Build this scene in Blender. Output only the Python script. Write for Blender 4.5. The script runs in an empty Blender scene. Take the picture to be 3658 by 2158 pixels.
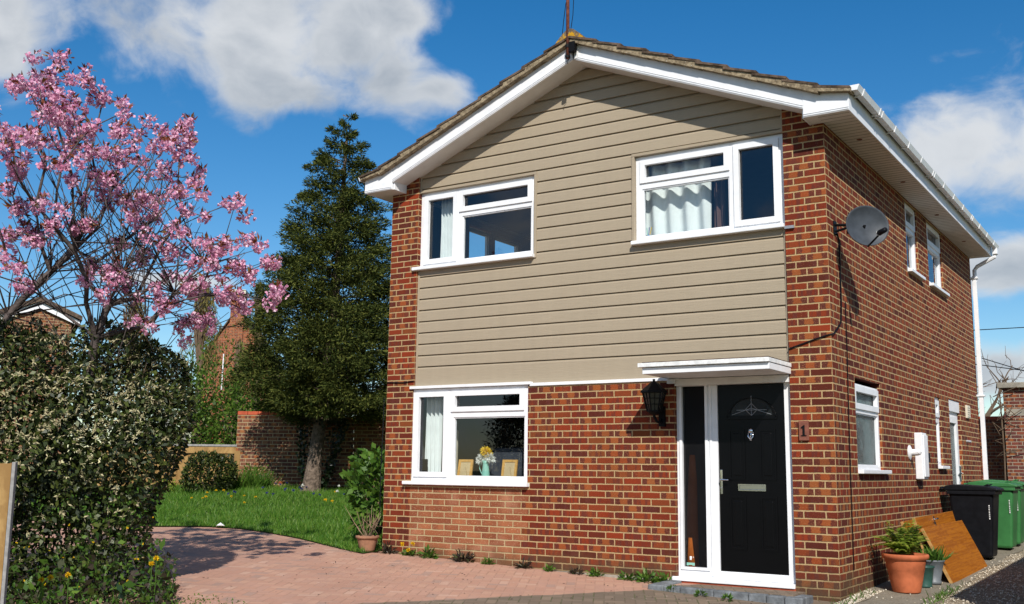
import bpy, bmesh, math, random
import numpy as np
from mathutils import Vector, Matrix
random.seed(4); rng = np.random.default_rng(7)
scene = bpy.context.scene
col = scene.collection
# ---------------------------------------------------------------- camera
CAM = np.array([3.0789, -10.6025, 1.1978]); YAW, PITCH, ROLL, FPX = 0.58056, 0.15854, 0.01205, 3747.17
def cam_axes():
    cy, sy, cp, sp = math.cos(YAW), math.sin(YAW), math.cos(PITCH), math.sin(PITCH)
    f = np.array([-sy*cp, cy*cp, sp]); r = np.array([cy, sy, 0.]); u = np.cross(r, f)
    cr, sr = math.cos(ROLL), math.sin(ROLL)
    return cr*r+sr*u, -sr*r+cr*u, f
RR, UU, FF = cam_axes()
cd = bpy.data.cameras.new('camera'); cam = bpy.data.objects.new('camera', cd); col.objects.link(cam)
cam.matrix_world = Matrix(((RR[0], UU[0], -FF[0], CAM[0]), (RR[1], UU[1], -FF[1], CAM[1]), (RR[2], UU[2], -FF[2], CAM[2]), (0, 0, 0, 1)))
cd.sensor_width = 36; cd.lens = FPX/3658*36; cd.clip_end = 2000; cd.clip_start = .05
scene.camera = cam
PX = 1.4539                        # measured in a 2516 px wide copy of the photograph
def ray(X, Y):
    return FF*FPX + RR*(X*PX-1829) - UU*(Y*PX-1079)
def at(X, Y, dist):                # point of a picture position at a given ground distance
    d = ray(X, Y); return CAM + d*dist/math.hypot(d[0], d[1])
# ---------------------------------------------------------------- sky, sun, exposure
SUN = Vector((.2, -.28, .27)).normalized()
EL = math.asin(SUN.z); AZ = math.atan2(SUN.x, SUN.y)
world = bpy.data.worlds.new('World'); scene.world = world; world.use_nodes = True
wt = world.node_tree; wt.nodes.clear()
class NT:
    def __init__(s, nt): s.nt = nt
    def n(s, t, **k):
        nd = s.nt.nodes.new(t)
        for a, v in k.items():
            if hasattr(nd, a): setattr(nd, a, v)
        return nd
    def put(s, sock, v):
        if v is None: return
        if isinstance(v, bpy.types.NodeSocket): s.nt.links.new(v, sock)
        elif isinstance(v, bpy.types.Node): s.nt.links.new(v.outputs[0], sock)
        else:
            if hasattr(sock.default_value, '__len__') and hasattr(v, '__len__') and len(sock.default_value) == 4 and len(v) == 3: v = (*v, 1)
            sock.default_value = v
    def m(s, op, a, b=None, c=None, clamp=False):
        nd = s.n('ShaderNodeMath', operation=op, use_clamp=clamp)
        for i, v in enumerate((a, b, c)): s.put(nd.inputs[i], v) if v is not None else None
        return nd.outputs[0]
    def v(s, op, a, b=None):
        nd = s.n('ShaderNodeVectorMath', operation=op)
        s.put(nd.inputs[0], a)
        if b is not None: s.put(nd.inputs[1], b)
        return nd.outputs['Value'] if op in ('DOT_PRODUCT', 'LENGTH', 'DISTANCE') else nd.outputs[0]
    def mix(s, f, a, b, blend='MIX'):
        nd = s.n('ShaderNodeMix', data_type='RGBA', blend_type=blend)
        s.put(nd.inputs[0], f); s.put(nd.inputs[6], a); s.put(nd.inputs[7], b)
        return nd.outputs[2]
    def ramp(s, f, stops, interp='LINEAR'):
        nd = s.n('ShaderNodeValToRGB'); cr = nd.color_ramp; cr.interpolation = interp
        while len(cr.elements) < len(stops): cr.elements.new(.5)
        for e, (p, c) in zip(cr.elements, stops): e.position = p; e.color = (*c, 1) if len(c) == 3 else c
        s.put(nd.inputs[0], f); return nd.outputs[0]
    def noise(s, vec, scale, detail=4, rough=.55, w=None):
        nd = s.n('ShaderNodeTexNoise'); 
        if vec is not None: s.put(nd.inputs['Vector'], vec)
        nd.inputs['Scale'].default_value = scale; nd.inputs['Detail'].default_value = detail; nd.inputs['Roughness'].default_value = rough
        return nd.outputs[0]
    def white(s, vec):
        nd = s.n('ShaderNodeTexWhiteNoise', noise_dimensions='3D'); s.put(nd.inputs[0], vec); return nd.outputs['Value']
    def xyz(s, x, y, z=0.):
        nd = s.n('ShaderNodeCombineXYZ'); s.put(nd.inputs[0], x); s.put(nd.inputs[1], y); s.put(nd.inputs[2], z); return nd.outputs[0]
    def sep(s, v):
        nd = s.n('ShaderNodeSeparateXYZ'); s.put(nd.inputs[0], v); return nd.outputs
    def smooth(s, x, a, b, lo=0., hi=1.):
        nd = s.n('ShaderNodeMapRange', interpolation_type='SMOOTHSTEP')
        s.put(nd.inputs[0], x); nd.inputs[1].default_value = a; nd.inputs[2].default_value = b; nd.inputs[3].default_value = lo; nd.inputs[4].default_value = hi
        return nd.outputs[0]
W = NT(wt)
sky = W.n('ShaderNodeTexSky', sky_type='NISHITA'); sky.sun_disc = False
sky.sun_elevation = EL; sky.sun_rotation = AZ; sky.altitude = 100; sky.air_density = 1.0; sky.dust_density = .25; sky.ozone_density = 2.2
gen = W.n('ShaderNodeTexCoord').outputs['Generated']
dirn = W.v('NORMALIZE', gen)
# cumulus banks: soft blobs placed by sky direction, broken up by fractal noise
BLOBS = [(40, 90, 150, 190), (380, 90, 190, 200), (620, 110, 260, 190), (860, 110, 230, 170), (720, 220, 230, 70), (960, 170, 170, 120), (1080, 215, 120, 60), (980, 50, 150, 90),
         (2420, 350, 240, 150), (2560, 330, 240, 150), (2500, 400, 230, 100), (2500, 650, 190, 70),
         (2480, 900, 120, 60), (2560, 880, 100, 50), (450, 690, 170, 22), (3000, 500, 250, 120), (-400, 200, 300, 150)]
dens = None
for (X, Y, rx, ry) in BLOBS:
    d = ray(X, Y); d = d/np.linalg.norm(d)
    r_ = np.cross(d, (0, 0, 1)); r_ /= np.linalg.norm(r_); u_ = np.cross(r_, d)
    a = W.m('DIVIDE', W.v('DOT_PRODUCT', dirn, tuple(r_)), rx/2577); b = W.m('DIVIDE', W.v('DOT_PRODUCT', dirn, tuple(u_)), ry/2577)
    front = W.m('GREATER_THAN', W.v('DOT_PRODUCT', dirn, tuple(d)), 0.)
    q = W.m('SQRT', W.m('ADD', W.m('MULTIPLY', a, a), W.m('MULTIPLY', b, b)))
    k = W.m('MULTIPLY', W.m('SUBTRACT', 1.3 if 2300 < X < 2700 else 1., q), front)
    k = W.m('MAXIMUM', k, -1.)
    dens = k if dens is None else W.m('SMOOTH_MAX', dens, k, .25)
warp = W.n('ShaderNodeTexNoise'); W.put(warp.inputs['Vector'], dirn); warp.inputs['Scale'].default_value = 7; warp.inputs['Detail'].default_value = 3
wd = W.v('ADD', dirn, W.v('MULTIPLY', W.v('SUBTRACT', warp.outputs['Color'], (.5, .5, .5)), (.10, .10, .10)))
n1 = W.noise(W.v('MULTIPLY', wd, (1, 1, 1.4)), 7, 10, .56)
n2 = W.noise(W.v('ADD', W.v('MULTIPLY', wd, (1, 1, 1.6)), (3, 1, 2)), 4.5, 7, .55)
n3 = W.noise(W.v('ADD', wd, (1, 5, 2)), 20, 6, .6)
dens = W.m('ADD', dens, W.m('MULTIPLY', W.m('SUBTRACT', n1, .5), 3.0))
cover = W.smooth(W.m('ADD', dens, W.m('MULTIPLY', W.m('SUBTRACT', n3, .5), .5)), -.02, .75)
shade = W.smooth(W.m('ADD', W.m('MULTIPLY', dens, .35), W.m('MULTIPLY', W.m('SUBTRACT', n2, .5), 2.4)), -.15, .75)
cloudc = W.mix(shade, (.76, .78, .80), (.36, .41, .47))
hs = W.n('ShaderNodeHueSaturation'); hs.inputs['Saturation'].default_value = 1.42; hs.inputs['Value'].default_value = 1.04; W.put(hs.inputs['Color'], sky); sky = hs.outputs[0]
bg1 = W.n('ShaderNodeBackground'); W.put(bg1.inputs[0], sky); bg1.inputs[1].default_value = .104
bg2 = W.n('ShaderNodeBackground'); W.put(bg2.inputs[0], cloudc); bg2.inputs[1].default_value = .92
mixs = W.n('ShaderNodeMixShader'); W.put(mixs.inputs[0], W.m('MULTIPLY', cover, .93)); W.put(mixs.inputs[1], bg1); W.put(mixs.inputs[2], bg2)
wo = W.n('ShaderNodeOutputWorld'); W.put(wo.inputs[0], mixs)
sl = bpy.data.lights.new('sun', 'SUN'); sl.energy = 4.9; sl.angle = math.radians(.53); sl.color = (1, .955, .88)
so = bpy.data.objects.new('sun', sl); col.objects.link(so); so.rotation_euler = SUN.to_track_quat('Z', 'Y').to_euler(); so.location = (8, -12, 14)
vs = scene.view_settings; vs.view_transform = 'Standard'; vs.look = 'None'; vs.exposure = .1; vs.gamma = 1; vs.use_curve_mapping = False
scene.cycles.max_bounces = 8; scene.cycles.transparent_max_bounces = 12
# ---------------------------------------------------------------- materials
def mat(name):
    m = bpy.data.materials.new(name); m.use_nodes = True; nt = m.node_tree; nt.nodes.clear()
    t = NT(nt); out = t.n('ShaderNodeOutputMaterial'); return m, t, out
def pbsdf(t, base, rough=.6, spec=.4, metal=0., bump=None, bdist=.01, bstr=1.):
    p = t.n('ShaderNodeBsdfPrincipled'); t.put(p.inputs['Base Color'], base); t.put(p.inputs['Roughness'], rough)
    p.inputs['Specular IOR Level'].default_value = spec; p.inputs['Metallic'].default_value = metal
    if bump is not None:
        b = t.n('ShaderNodeBump'); b.inputs['Distance'].default_value = bdist; b.inputs['Strength'].default_value = bstr; t.put(b.inputs['Height'], bump); t.put(p.inputs['Normal'], b.outputs[0])
    return p
def simple(name, c, rough=.5, spec=.4, metal=0., var=.12, vs_=6., bump=0., bs=40.):
    m, t, o = mat(name); tc = t.n('ShaderNodeTexCoord').outputs['Object']
    n = t.noise(tc, vs_, 5, .6)
    c2 = tuple(x*(1-var) for x in c); c1 = tuple(min(1, x*(1+var)) for x in c)
    base = t.mix(t.smooth(n, .3, .7), c2, c1)
    bm_ = t.noise(tc, bs, 4) if bump else None
    p = pbsdf(t, base, rough, spec, metal, bm_, bump if bump else .01)
    t.put(o.inputs[0], p); return m
def brick_mat(name, pal, mortar, patch=False, seam=False, dark=1.):
    TINT = (1.02, .79, .67) if patch else (.95, .9, .9)
    m, t, o = mat(name)
    pos = t.n('ShaderNodeTexCoord').outputs['Object']; x, y, z = t.sep(pos)[:3]
    vt = t.n('ShaderNodeVectorTransform', vector_type='NORMAL', convert_from='WORLD', convert_to='OBJECT'); t.put(vt.inputs[0], t.n('ShaderNodeNewGeometry').outputs['True Normal'])
    nx = t.m('ABSOLUTE', t.sep(vt.outputs[0])[0]); side = t.m('GREATER_THAN', nx, .6)
    if seam: x = t.m('ADD', x, t.m('MULTIPLY', t.m('LESS_THAN', x, -4.93), .191))
    wob = t.m('MULTIPLY', t.m('SUBTRACT', t.noise(pos, 9, 3), .5), .009)
    u = t.m('ADD', t.m('ADD', t.m('MULTIPLY', x, t.m('SUBTRACT', 1., side)), t.m('MULTIPLY', t.m('ADD', y, .1125), side)), wob)
    v = t.m('ADD', t.m('ADD', z, 3.), wob)
    rowf = t.m('DIVIDE', v, .075); row = t.m('FLOOR', rowf); par = t.m('PINGPONG', row, 1.)
    par = t.m('SUBTRACT', 1., par)
    uf = t.m('DIVIDE', t.m('ADD', t.m('ADD', u, 90.), t.m('MULTIPLY', par, .1125)), .225); cl = t.m('FLOOR', uf)
    fu = t.m('MULTIPLY', t.m('FRACT', uf), .225); fv = t.m('MULTIPLY', t.m('FRACT', rowf), .075)
    e = t.m('MINIMUM', t.m('MINIMUM', fu, t.m('SUBTRACT', .225, fu)), t.m('MINIMUM', fv, t.m('SUBTRACT', .075, fv)))
    e = t.m('ADD', e, t.m('MULTIPLY', t.m('SUBTRACT', t.noise(pos, 55, 4), .5), .010))
    bk = t.smooth(e, .0050, .0092)
    r1 = t.white(t.xyz(row, cl, side)); r2 = t.white(t.xyz(row, cl, t.m('ADD', side, 7.)))
    n = len(pal); stops = [((i+.0)/n, c) for i, c in enumerate(pal)]
    c = t.ramp(r1, stops, 'CONSTANT')
    half = t.m('DIVIDE', t.m('ABSOLUTE', t.m('SUBTRACT', fu, .1125)), .1125)
    kiss = t.smooth(t.m('ADD', half, t.m('MULTIPLY', t.m('SUBTRACT', t.noise(pos, 38, 2), .5), .45)), .36, .48)
    hot = t.mix(t.white(t.xyz(row, cl, 17.)), tuple(dark*k for k in (.24, .066, .018)), tuple(dark*k for k in (.26, .11, .036)))
    c = t.mix(t.m('MULTIPLY', t.m('SUBTRACT', 1., kiss), t.smooth(r2, .64, .72, 0., .8)), c, hot)
    c = t.mix(t.m('MULTIPLY', kiss, t.smooth(r2, .64, .72, 0., .8)), c, tuple(dark*k for k in (.080, .026, .022)))
    # burnt bands across a brick, fine drag texture and speckle
    band = t.noise(t.xyz(t.m('MULTIPLY', fu, 22.), t.m('MULTIPLY', r2, 57.), t.m('MULTIPLY', fv, 4.)), 1., 2, .4)
    c = t.mix(t.m('MULTIPLY', t.smooth(band, .47, .6), t.m('MULTIPLY', t.m('MULTIPLY', t.smooth(r2, .12, .25), t.smooth(r2, .72, .62)), .75)), c, tuple(dark*k for k in (.085, .026, .024)))
    fine = t.noise(t.v('MULTIPLY', pos, (1, 1, 2.2)), 70, 5, .7)
    c = t.mix(.55, c, t.mix(fine, (.30, .28, .28), (2.1, 1.95, 1.8)), 'MULTIPLY')
    big = t.noise(pos, 1.3, 5); c = t.mix(.55, c, t.mix(big, (.62, .6, .6), (1.38, 1.34, 1.3)), 'MULTIPLY'); spk = t.noise(pos, 120, 2); c = t.mix(t.m('MULTIPLY', t.smooth(spk, .58, .66), .5), c, (.045, .02, .015)); lit_ = t.noise(pos, 95, 2, .5); c = t.mix(t.m('MULTIPLY', t.smooth(t.m('ADD', lit_, t.m('MULTIPLY', t.m('SUBTRACT', r2, .5), .12)), .6, .68), .4), c, (.40, .22, .10))
    mc = t.mix(t.noise(pos, 25, 4), tuple(k*.72 for k in mortar), tuple(k*1.2 for k in mortar))
    if patch:
        inx = t.m('MULTIPLY', t.m('GREATER_THAN', x, -5.2), t.m('LESS_THAN', t.m('ADD', x, t.m('MULTIPLY', par, .1)), -3.62)); pm = t.m('MULTIPLY', inx, t.m('LESS_THAN', z, 1.0))
        pm = t.m('MULTIPLY', pm, t.m('SUBTRACT', 1., side))
        pc = t.mix(t.white(t.xyz(row, cl, 31.)), (.17, .050, .024), (.29, .105, .050))
        sp = t.smooth(t.noise(pos, 85, 2), .6, .68); pc = t.mix(sp, pc, (.52, .38, .25))
        pale = t.smooth(t.noise(pos, 2.2, 3), .5, .75); pc = t.mix(t.m('MULTIPLY', pale, .45), pc, (.46, .25, .17))
        c = t.mix(t.m('MULTIPLY', pm, .85), c, t.mix(1., pc, (1.12, 1.42, 1.55), 'MULTIPLY')); mc = t.mix(t.m('MULTIPLY', pm, .8), mc, (.44, .34, .19))
        moss = t.m('MULTIPLY', t.smooth(t.m('SUBTRACT', t.noise(pos, 3, 4), t.m('MULTIPLY', z, 1.2)), .1, .6), .45); c = t.mix(moss, c, (.13, .10, .045))
    c = t.mix(1., c, TINT, 'MULTIPLY'); colr = t.mix(bk, mc, c)
    if patch:
        damp = t.smooth(t.m('SUBTRACT', t.m('MULTIPLY', t.noise(pos, 4.5, 5, .65), .62), z), .0, .30); colr = t.mix(t.m('MULTIPLY', damp, .6), colr, (.055, .042, .026))
        wth = t.noise(t.v('MULTIPLY', pos, (1, 1, .35)), 2.6, 6, .6); colr = t.mix(.4, colr, t.mix(wth, (.6, .58, .56), (1.4, 1.4, 1.38)), 'MULTIPLY')
    h = t.m('ADD', t.m('MULTIPLY', bk, .7), t.m('MULTIPLY', fine, .35))
    p = pbsdf(t, colr, .88, .25, 0, h, .007); t.put(o.inputs[0], p); return m
PAL = [(0.1993, 0.0365, 0.0113), (0.1168, 0.0225, 0.0097), (0.165, 0.0309, 0.011), (0.079, 0.0179, 0.01), (0.1856, 0.0444, 0.015), (0.1444, 0.0263, 0.0103), (0.1637, 0.0554, 0.0181), (0.0997, 0.0202, 0.0103), (0.1753, 0.0337, 0.011), (0.0722, 0.0168, 0.0103), (0.1719, 0.0459, 0.0157), (0.1307, 0.0243, 0.01)]
M = {}
M['brick'] = brick_mat('house_brick', PAL, (.45, .31, .155), patch=True, seam=True)
M['gbrick'] = brick_mat('garden_brick', [(.20, .095, .05), (.16, .07, .04), (.24, .12, .06), (.13, .06, .04), (.22, .10, .055)], (.40, .30, .17))
M['dbrick'] = brick_mat('outbuilding_brick', [(.20, .06, .035), (.13, .04, .03), (.22, .075, .04), (.11, .04, .035), (.17, .05, .035)], (.36, .30, .22))
M['obrick'] = brick_mat('orange_brick', [(.30, .095, .042), (.26, .08, .036), (.33, .115, .05), (.23, .068, .034)], (.34, .22, .13))
M['white'] = simple('white_plastic', (.78, .785, .80), .35, .45, var=.05, vs_=7)
M['whitew'] = simple('weathered_white', (.74, .74, .73), .55, .3, var=.16, vs_=14, bump=.002)
M['soffit'] = simple('soffit_board', (.70, .69, .67), .5, .35, var=.06, vs_=5)
M['tile'] = simple('concrete_tile', (.10, .07, .05), .95, .15, var=.55, vs_=9, bump=.01)
M['black'] = simple('black_metal', (.006, .006, .007), .5, .12, var=.3)
M['blackp'] = simple('black_plastic', (.0065, .007, .009), .5, .13, var=.25, vs_=12)
M['chrome'] = simple('chrome', (.75, .77, .8), .12, .5, 1., var=.02)
M['terra'] = simple('terracotta', (.46, .13, .055), .7, .2, var=.2, vs_=7)
M['oldterra'] = simple('old_terracotta', (.30, .15, .09), .8, .2, var=.2, vs_=8)
M['soil'] = simple('soil', (.05, .035, .022), .95, .1, var=.4, vs_=30)
M['greywood'] = simple('weathered_wood', (.27, .26, .25), .85, .2, var=.2, vs_=20)
M['rust'] = simple('rusty_pole', (.16, .05, .03), .8, .3, var=.4, vs_=20)
M['green'] = simple('green_bin_plastic', (.035, .155, .045), .5, .35, var=.12, vs_=7)
M['concrete'] = simple('concrete', (.30, .27, .22), .9, .2, var=.25, vs_=4, bump=.006)
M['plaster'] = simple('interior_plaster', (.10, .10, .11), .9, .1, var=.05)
M['cream'] = simple('cream_paint', (.62, .56, .44), .6, .3, var=.1)
M['slategrey'] = simple('dark_grey_cloth', (.055, .06, .075), .9, .1, var=.15)
M['curtain'] = simple('curtain_cloth', (.74, .77, .76), .9, .1, var=.05)
M['mint'] = simple('mint_enamel', (.25, .52, .42), .4, .4, var=.05)
M['pine'] = simple('pine_frame', (.55, .30, .08), .5, .4, var=.15, vs_=20)
M['card'] = simple('card_backing', (.50, .38, .22), .9, .1, var=.08)
M['plaque'] = simple('brown_plaque', (.20, .07, .045), .6, .3, var=.2, vs_=20)
M['dish'] = simple('dish_mesh', (.045, .052, .062), .5, .25, var=.2, vs_=9)
M['teal'] = simple('teal_glaze', (.028, .075, .062), .4, .3, var=.2, vs_=8)
M['galv'] = simple('grey_planter', (.13, .145, .16), .45, .4, var=.15, vs_=8)
M['bark'] = simple('bark', (.14, .105, .08), .95, .15, var=.45, vs_=14, bump=.03, bs=25)
M['cbark'] = simple('cherry_bark', (.075, .058, .052), .75, .3, var=.5, vs_=12, bump=.01)
M['twig'] = simple('brown_twig', (.13, .09, .06), .9, .15, var=.3)
M['gstone'] = simple('grey_kerb_block', (.15, .16, .17), .9, .2, var=.35, vs_=8, bump=.006)
M['litter'] = simple('white_paper', (.8, .8, .8), .8, .2, var=.05)
M['oldwood'] = simple('bleached_frame', (.55, .53, .50), .8, .2, var=.15)
M['coping'] = simple('red_coping', (.42, .085, .04), .85, .2, var=.2, vs_=6)
M['drystem'] = simple('dry_stem', (.22, .15, .10), .9, .1, var=.3)
M['lead'] = simple('dull_metal', (.35, .36, .38), .5, .4, .6)

def m_glass(name='window_glass', tint=(.86, .9, .9)):
    m, t, o = mat(name)
    lw = t.n('ShaderNodeLayerWeight'); lw.inputs[0].default_value = .5
    fr = t.m('ADD', .075, t.m('MULTIPLY', t.m('POWER', lw.outputs['Facing'], 5.), .9))
    g = t.n('ShaderNodeBsdfGlossy'); g.inputs['Roughness'].default_value = 0.0; g.inputs['Color'].default_value = (.9, .93, 1, 1)
    tr = t.n('ShaderNodeBsdfTransparent'); tr.inputs[0].default_value = (*tint, 1)
    mx = t.n('ShaderNodeMixShader'); t.put(mx.inputs[0], fr); t.put(mx.inputs[1], tr); t.put(mx.inputs[2], g); t.put(o.inputs[0], mx); return m
M['glass'] = m_glass()
def m_obscure(name, c1, c2, tr=.0, scale=90):
    m, t, o = mat(name); tc = t.n('ShaderNodeTexCoord').outputs['Object']
    n = t.noise(tc, scale, 3, .6); big = t.noise(tc, 3, 3)
    p = pbsdf(t, t.mix(t.smooth(big, .35, .65), c1, c2), .2, .22, 0, n, .006)
    if tr:
        tn = t.n('ShaderNodeBsdfTransparent'); tn.inputs[0].default_value = (.5, .5, .5, 1)
        mx = t.n('ShaderNodeMixShader'); mx.inputs[0].default_value = tr; t.put(mx.inputs[1], p); t.put(mx.inputs[2], tn); t.put(o.inputs[0], mx)
    else: t.put(o.inputs[0], p)
    return m
M['obscure'] = m_obscure('obscured_glass', (.012, .022, .022), (.075, .125, .125))
M['hallglass'] = m_obscure('hall_glass', (.008, .008, .009), (.012, .012, .013), .42, 110)
def m_clad():
    m, t, o = mat('taupe_cladding'); tc = t.n('ShaderNodeTexCoord').outputs['Object']
    g = t.noise(t.v('MULTIPLY', tc, (1.2, 1, 26)), 4, 6, .65); b = t.noise(tc, 1.2, 4)
    base = t.mix(g, (.310, .252, .178), (.388, .322, .232)); base = t.mix(.35, base, t.mix(b, (.85, .85, .86), (1.12, 1.1, 1.08)), 'MULTIPLY'); st = t.noise(t.v('MULTIPLY', tc, (5, 1, .35)), 2.2, 5, .6); base = t.mix(.22, base, t.mix(st, (.7, .7, .7), (1.25, 1.25, 1.25)), 'MULTIPLY')
    t.put(o.inputs[0], pbsdf(t, base, .6, .3, 0, g, .003)); return m
M['clad'] = m_clad()
def m_verge():
    m, t, o = mat('verge_mortar'); tc = t.n('ShaderNodeTexCoord').outputs['Object']
    n = t.noise(tc, 14, 6, .7); n2 = t.noise(tc, 45, 4, .6); n3 = t.noise(tc, 3.5, 4)
    base = t.ramp(n, [(.25, (.05, .038, .028)), (.45, (.20, .155, .10)), (.6, (.36, .29, .19)), (.8, (.24, .20, .13))])
    base = t.mix(t.smooth(n2, .66, .72), base, (.6, .58, .52))
    t.put(o.inputs[0], pbsdf(t, base, .95, .1, 0, n2, .012)); return m
M['verge'] = m_verge()
def m_lichen():
    m, t, o = mat('lichened_tile'); tc = t.n('ShaderNodeTexCoord').outputs['Object']
    n = t.noise(tc, 10, 6, .7); l = t.noise(t.v('ADD', tc, (4, 4, 4)), 6, 5, .65)
    base = t.ramp(n, [(.3, (.06, .045, .035)), (.5, (.14, .105, .075)), (.7, (.25, .21, .15))])
    base = t.mix(t.smooth(l, .5, .56), base, (.50, .27, .02))
    t.put(o.inputs[0], pbsdf(t, base, .95, .1, 0, n, .012)); return m
M['lichen'] = m_lichen()
def m_wood(name, c1, c2, ax=(30, 3, 30)):
    m, t, o = mat(name); tc = t.n('ShaderNodeTexCoord').outputs['Object']
    d = t.v('ADD', t.v('MULTIPLY', tc, ax), t.v('MULTIPLY', t.xyz(t.noise(tc, 3, 3), t.noise(tc, 4, 3), 0), (3, 3, 3)))
    n = t.noise(d, 1, 5, .6); base = t.mix(t.smooth(n, .35, .65), c1, c2)
    t.put(o.inputs[0], pbsdf(t, base, .55, .25, 0, n, .001)); return m
M['teak'] = m_wood('varnished_wood', (.25, .072, .003), (.37, .125, .006), (10, 1.6, 55))
M['timber'] = m_wood('fence_timber', (.25, .14, .045), (.38, .235, .085), (9, 9, 2))
M['edgewood'] = m_wood('raw_edge_wood', (.36, .19, .06), (.48, .28, .1))
def m_paver():
    m, t, o = mat('block_paving'); pos = t.n('ShaderNodeTexCoord').outputs['Object']
    mp = t.n('ShaderNodeMapping'); mp.inputs['Rotation'].default_value = (0, 0, math.radians(62)); t.put(mp.inputs[0], pos)
    x, y, z = t.sep(mp.outputs[0])[:3]; X = t.m('ADD', t.m('DIVIDE', x, .1), 400.); Y = t.m('ADD', t.m('DIVIDE', y, .1), 400.)
    i, j = t.m('FLOOR', X), t.m('FLOOR', Y); fx, fy = t.m('FRACT', X), t.m('FRACT', Y)
    k = t.m('MODULO', t.m('ADD', t.m('SUBTRACT', i, j), 4000.), 4.)
    def eq(a): return t.m('COMPARE', k, float(a), .1)
    H = t.m('LESS_THAN', k, 1.5); V = t.m('SUBTRACT', 1., H)
    U = t.m('ADD', t.m('MULTIPLY', H, t.m('ADD', fx, eq(1))), t.m('MULTIPLY', V, t.m('ADD', fy, eq(2))))
    Q = t.m('ADD', t.m('MULTIPLY', H, fy), t.m('MULTIPLY', V, fx))
    e = t.m('MINIMUM', t.m('MINIMUM', U, t.m('SUBTRACT', 2., U)), t.m('MINIMUM', Q, t.m('SUBTRACT', 1., Q)))
    ii = t.m('SUBTRACT', i, eq(1)); jj = t.m('SUBTRACT', t.m('ADD', j, 0.), eq(2))
    r = t.white(t.xyz(ii, jj, 3.)); r2 = t.white(t.xyz(ii, jj, 9.))
    bk = t.smooth(e, .03, .09)
    red = t.ramp(r, [(0, (.45, .255, .185)), (.2, (.42, .225, .16)), (.38, (.48, .285, .20)), (.55, (.41, .24, .18)), (.72, (.30, .215, .18)), (.82, (.44, .24, .165)), (.94, (.52, .34, .255))], 'CONSTANT')
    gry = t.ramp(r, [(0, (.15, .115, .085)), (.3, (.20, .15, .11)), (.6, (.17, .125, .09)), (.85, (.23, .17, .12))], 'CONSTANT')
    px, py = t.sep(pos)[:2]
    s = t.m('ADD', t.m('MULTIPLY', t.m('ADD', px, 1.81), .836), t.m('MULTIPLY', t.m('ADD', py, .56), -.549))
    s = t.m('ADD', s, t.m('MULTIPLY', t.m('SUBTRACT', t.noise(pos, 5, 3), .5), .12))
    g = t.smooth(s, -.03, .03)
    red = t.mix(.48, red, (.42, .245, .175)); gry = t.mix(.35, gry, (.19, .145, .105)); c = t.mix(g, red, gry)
    n = t.noise(pos, 1.1, 7, .66); c = t.mix(.75, c, t.mix(n, (.72, .71, .72), (1.4, 1.38, 1.36)), 'MULTIPLY')
    f = t.noise(pos, 45, 4, .7); c = t.mix(.3, c, t.mix(f, (.6, .6, .6), (1.4, 1.4, 1.4)), 'MULTIPLY')
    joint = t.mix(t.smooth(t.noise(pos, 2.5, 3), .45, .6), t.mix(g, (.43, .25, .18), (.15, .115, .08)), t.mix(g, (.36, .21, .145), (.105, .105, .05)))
    c = t.mix(bk, joint, c)
    chalk = t.m('MULTIPLY', t.smooth(t.noise(pos, 11, 4, .7), .67, .72), .6); c = t.mix(chalk, c, (.55, .45, .40))
    t.put(o.inputs[0], pbsdf(t, c, .9, .2, 0, t.m('ADD', bk, t.m('MULTIPLY', f, .5)), .0025)); return m
M['paver'] = m_paver()
def m_ground(name, c1, c2, c3, sc=3.):
    m, t, o = mat(name); pos = t.n('ShaderNodeTexCoord').outputs['Object']
    n = t.noise(pos, sc, 6, .65); f = t.noise(pos, sc*22, 4, .7)
    c = t.ramp(t.m('ADD', t.m('MULTIPLY', n, .6), t.m('MULTIPLY', f, .4)), [(.35, c1), (.5, c2), (.65, c3)])
    t.put(o.inputs[0], pbsdf(t, c, .95, .1, 0, f, .02)); return m
M['ground'] = m_ground('rough_ground', (.05, .055, .02), (.075, .085, .03), (.10, .10, .05), .8)
M['lawn'] = m_ground('lawn_soil', (.02, .045, .008), (.035, .075, .012), (.05, .10, .018), 2.)
M['gravelbed'] = m_ground('gravel_bed', (.28, .22, .15), (.42, .35, .25), (.52, .45, .34), 12.)
M['path'] = m_ground('path_concrete', (.19, .165, .125), (.25, .22, .17), (.30, .27, .22), 1.5)
def leaf_mat(name, c1, c2, back=None, rough=.5, spec=.4, transl=.25, c3=None):
    m, t, o = mat(name); ge = t.n('ShaderNodeNewGeometry'); r = ge.outputs['Random Per Island']
    st = [(0, c1), (1, c2)] if c3 is None else [(0, c1), (.6, c2), (1, c3)]
    c = t.ramp(r, st)
    if back is not None: c = t.mix(ge.outputs['Backfacing'], c, back)
    p = pbsdf(t, c, rough, spec); tl = t.n('ShaderNodeBsdfTranslucent'); t.put(tl.inputs[0], t.mix(.5, c, tuple(min(1, k*1.6) for k in c2), 'MIX'))
    mx = t.n('ShaderNodeMixShader'); mx.inputs[0].default_value = transl; t.put(mx.inputs[1], p); t.put(mx.inputs[2], tl); t.put(o.inputs[0], mx); return m
M['conifer'] = leaf_mat('conifer_spray', (.016, .028, .007), (.055, .070, .015), rough=.7, spec=.08, transl=.12, c3=(.14, .15, .033))
M['blossom'] = leaf_mat('pink_blossom', (.58, .19, .33), (.84, .45, .60), rough=.7, spec=.15, transl=.35, c3=(.92, .74, .82))
M['bronze'] = leaf_mat('bronze_leaf', (.12, .03, .012), (.22, .06, .018), rough=.5, spec=.35, transl=.3, c3=(.20, .12, .025))
M['silver'] = leaf_mat('silver_leaf', (.25, .215, .11), (.50, .44, .27), rough=.6, spec=.15, transl=.1, c3=(.17, .19, .07))
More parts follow.
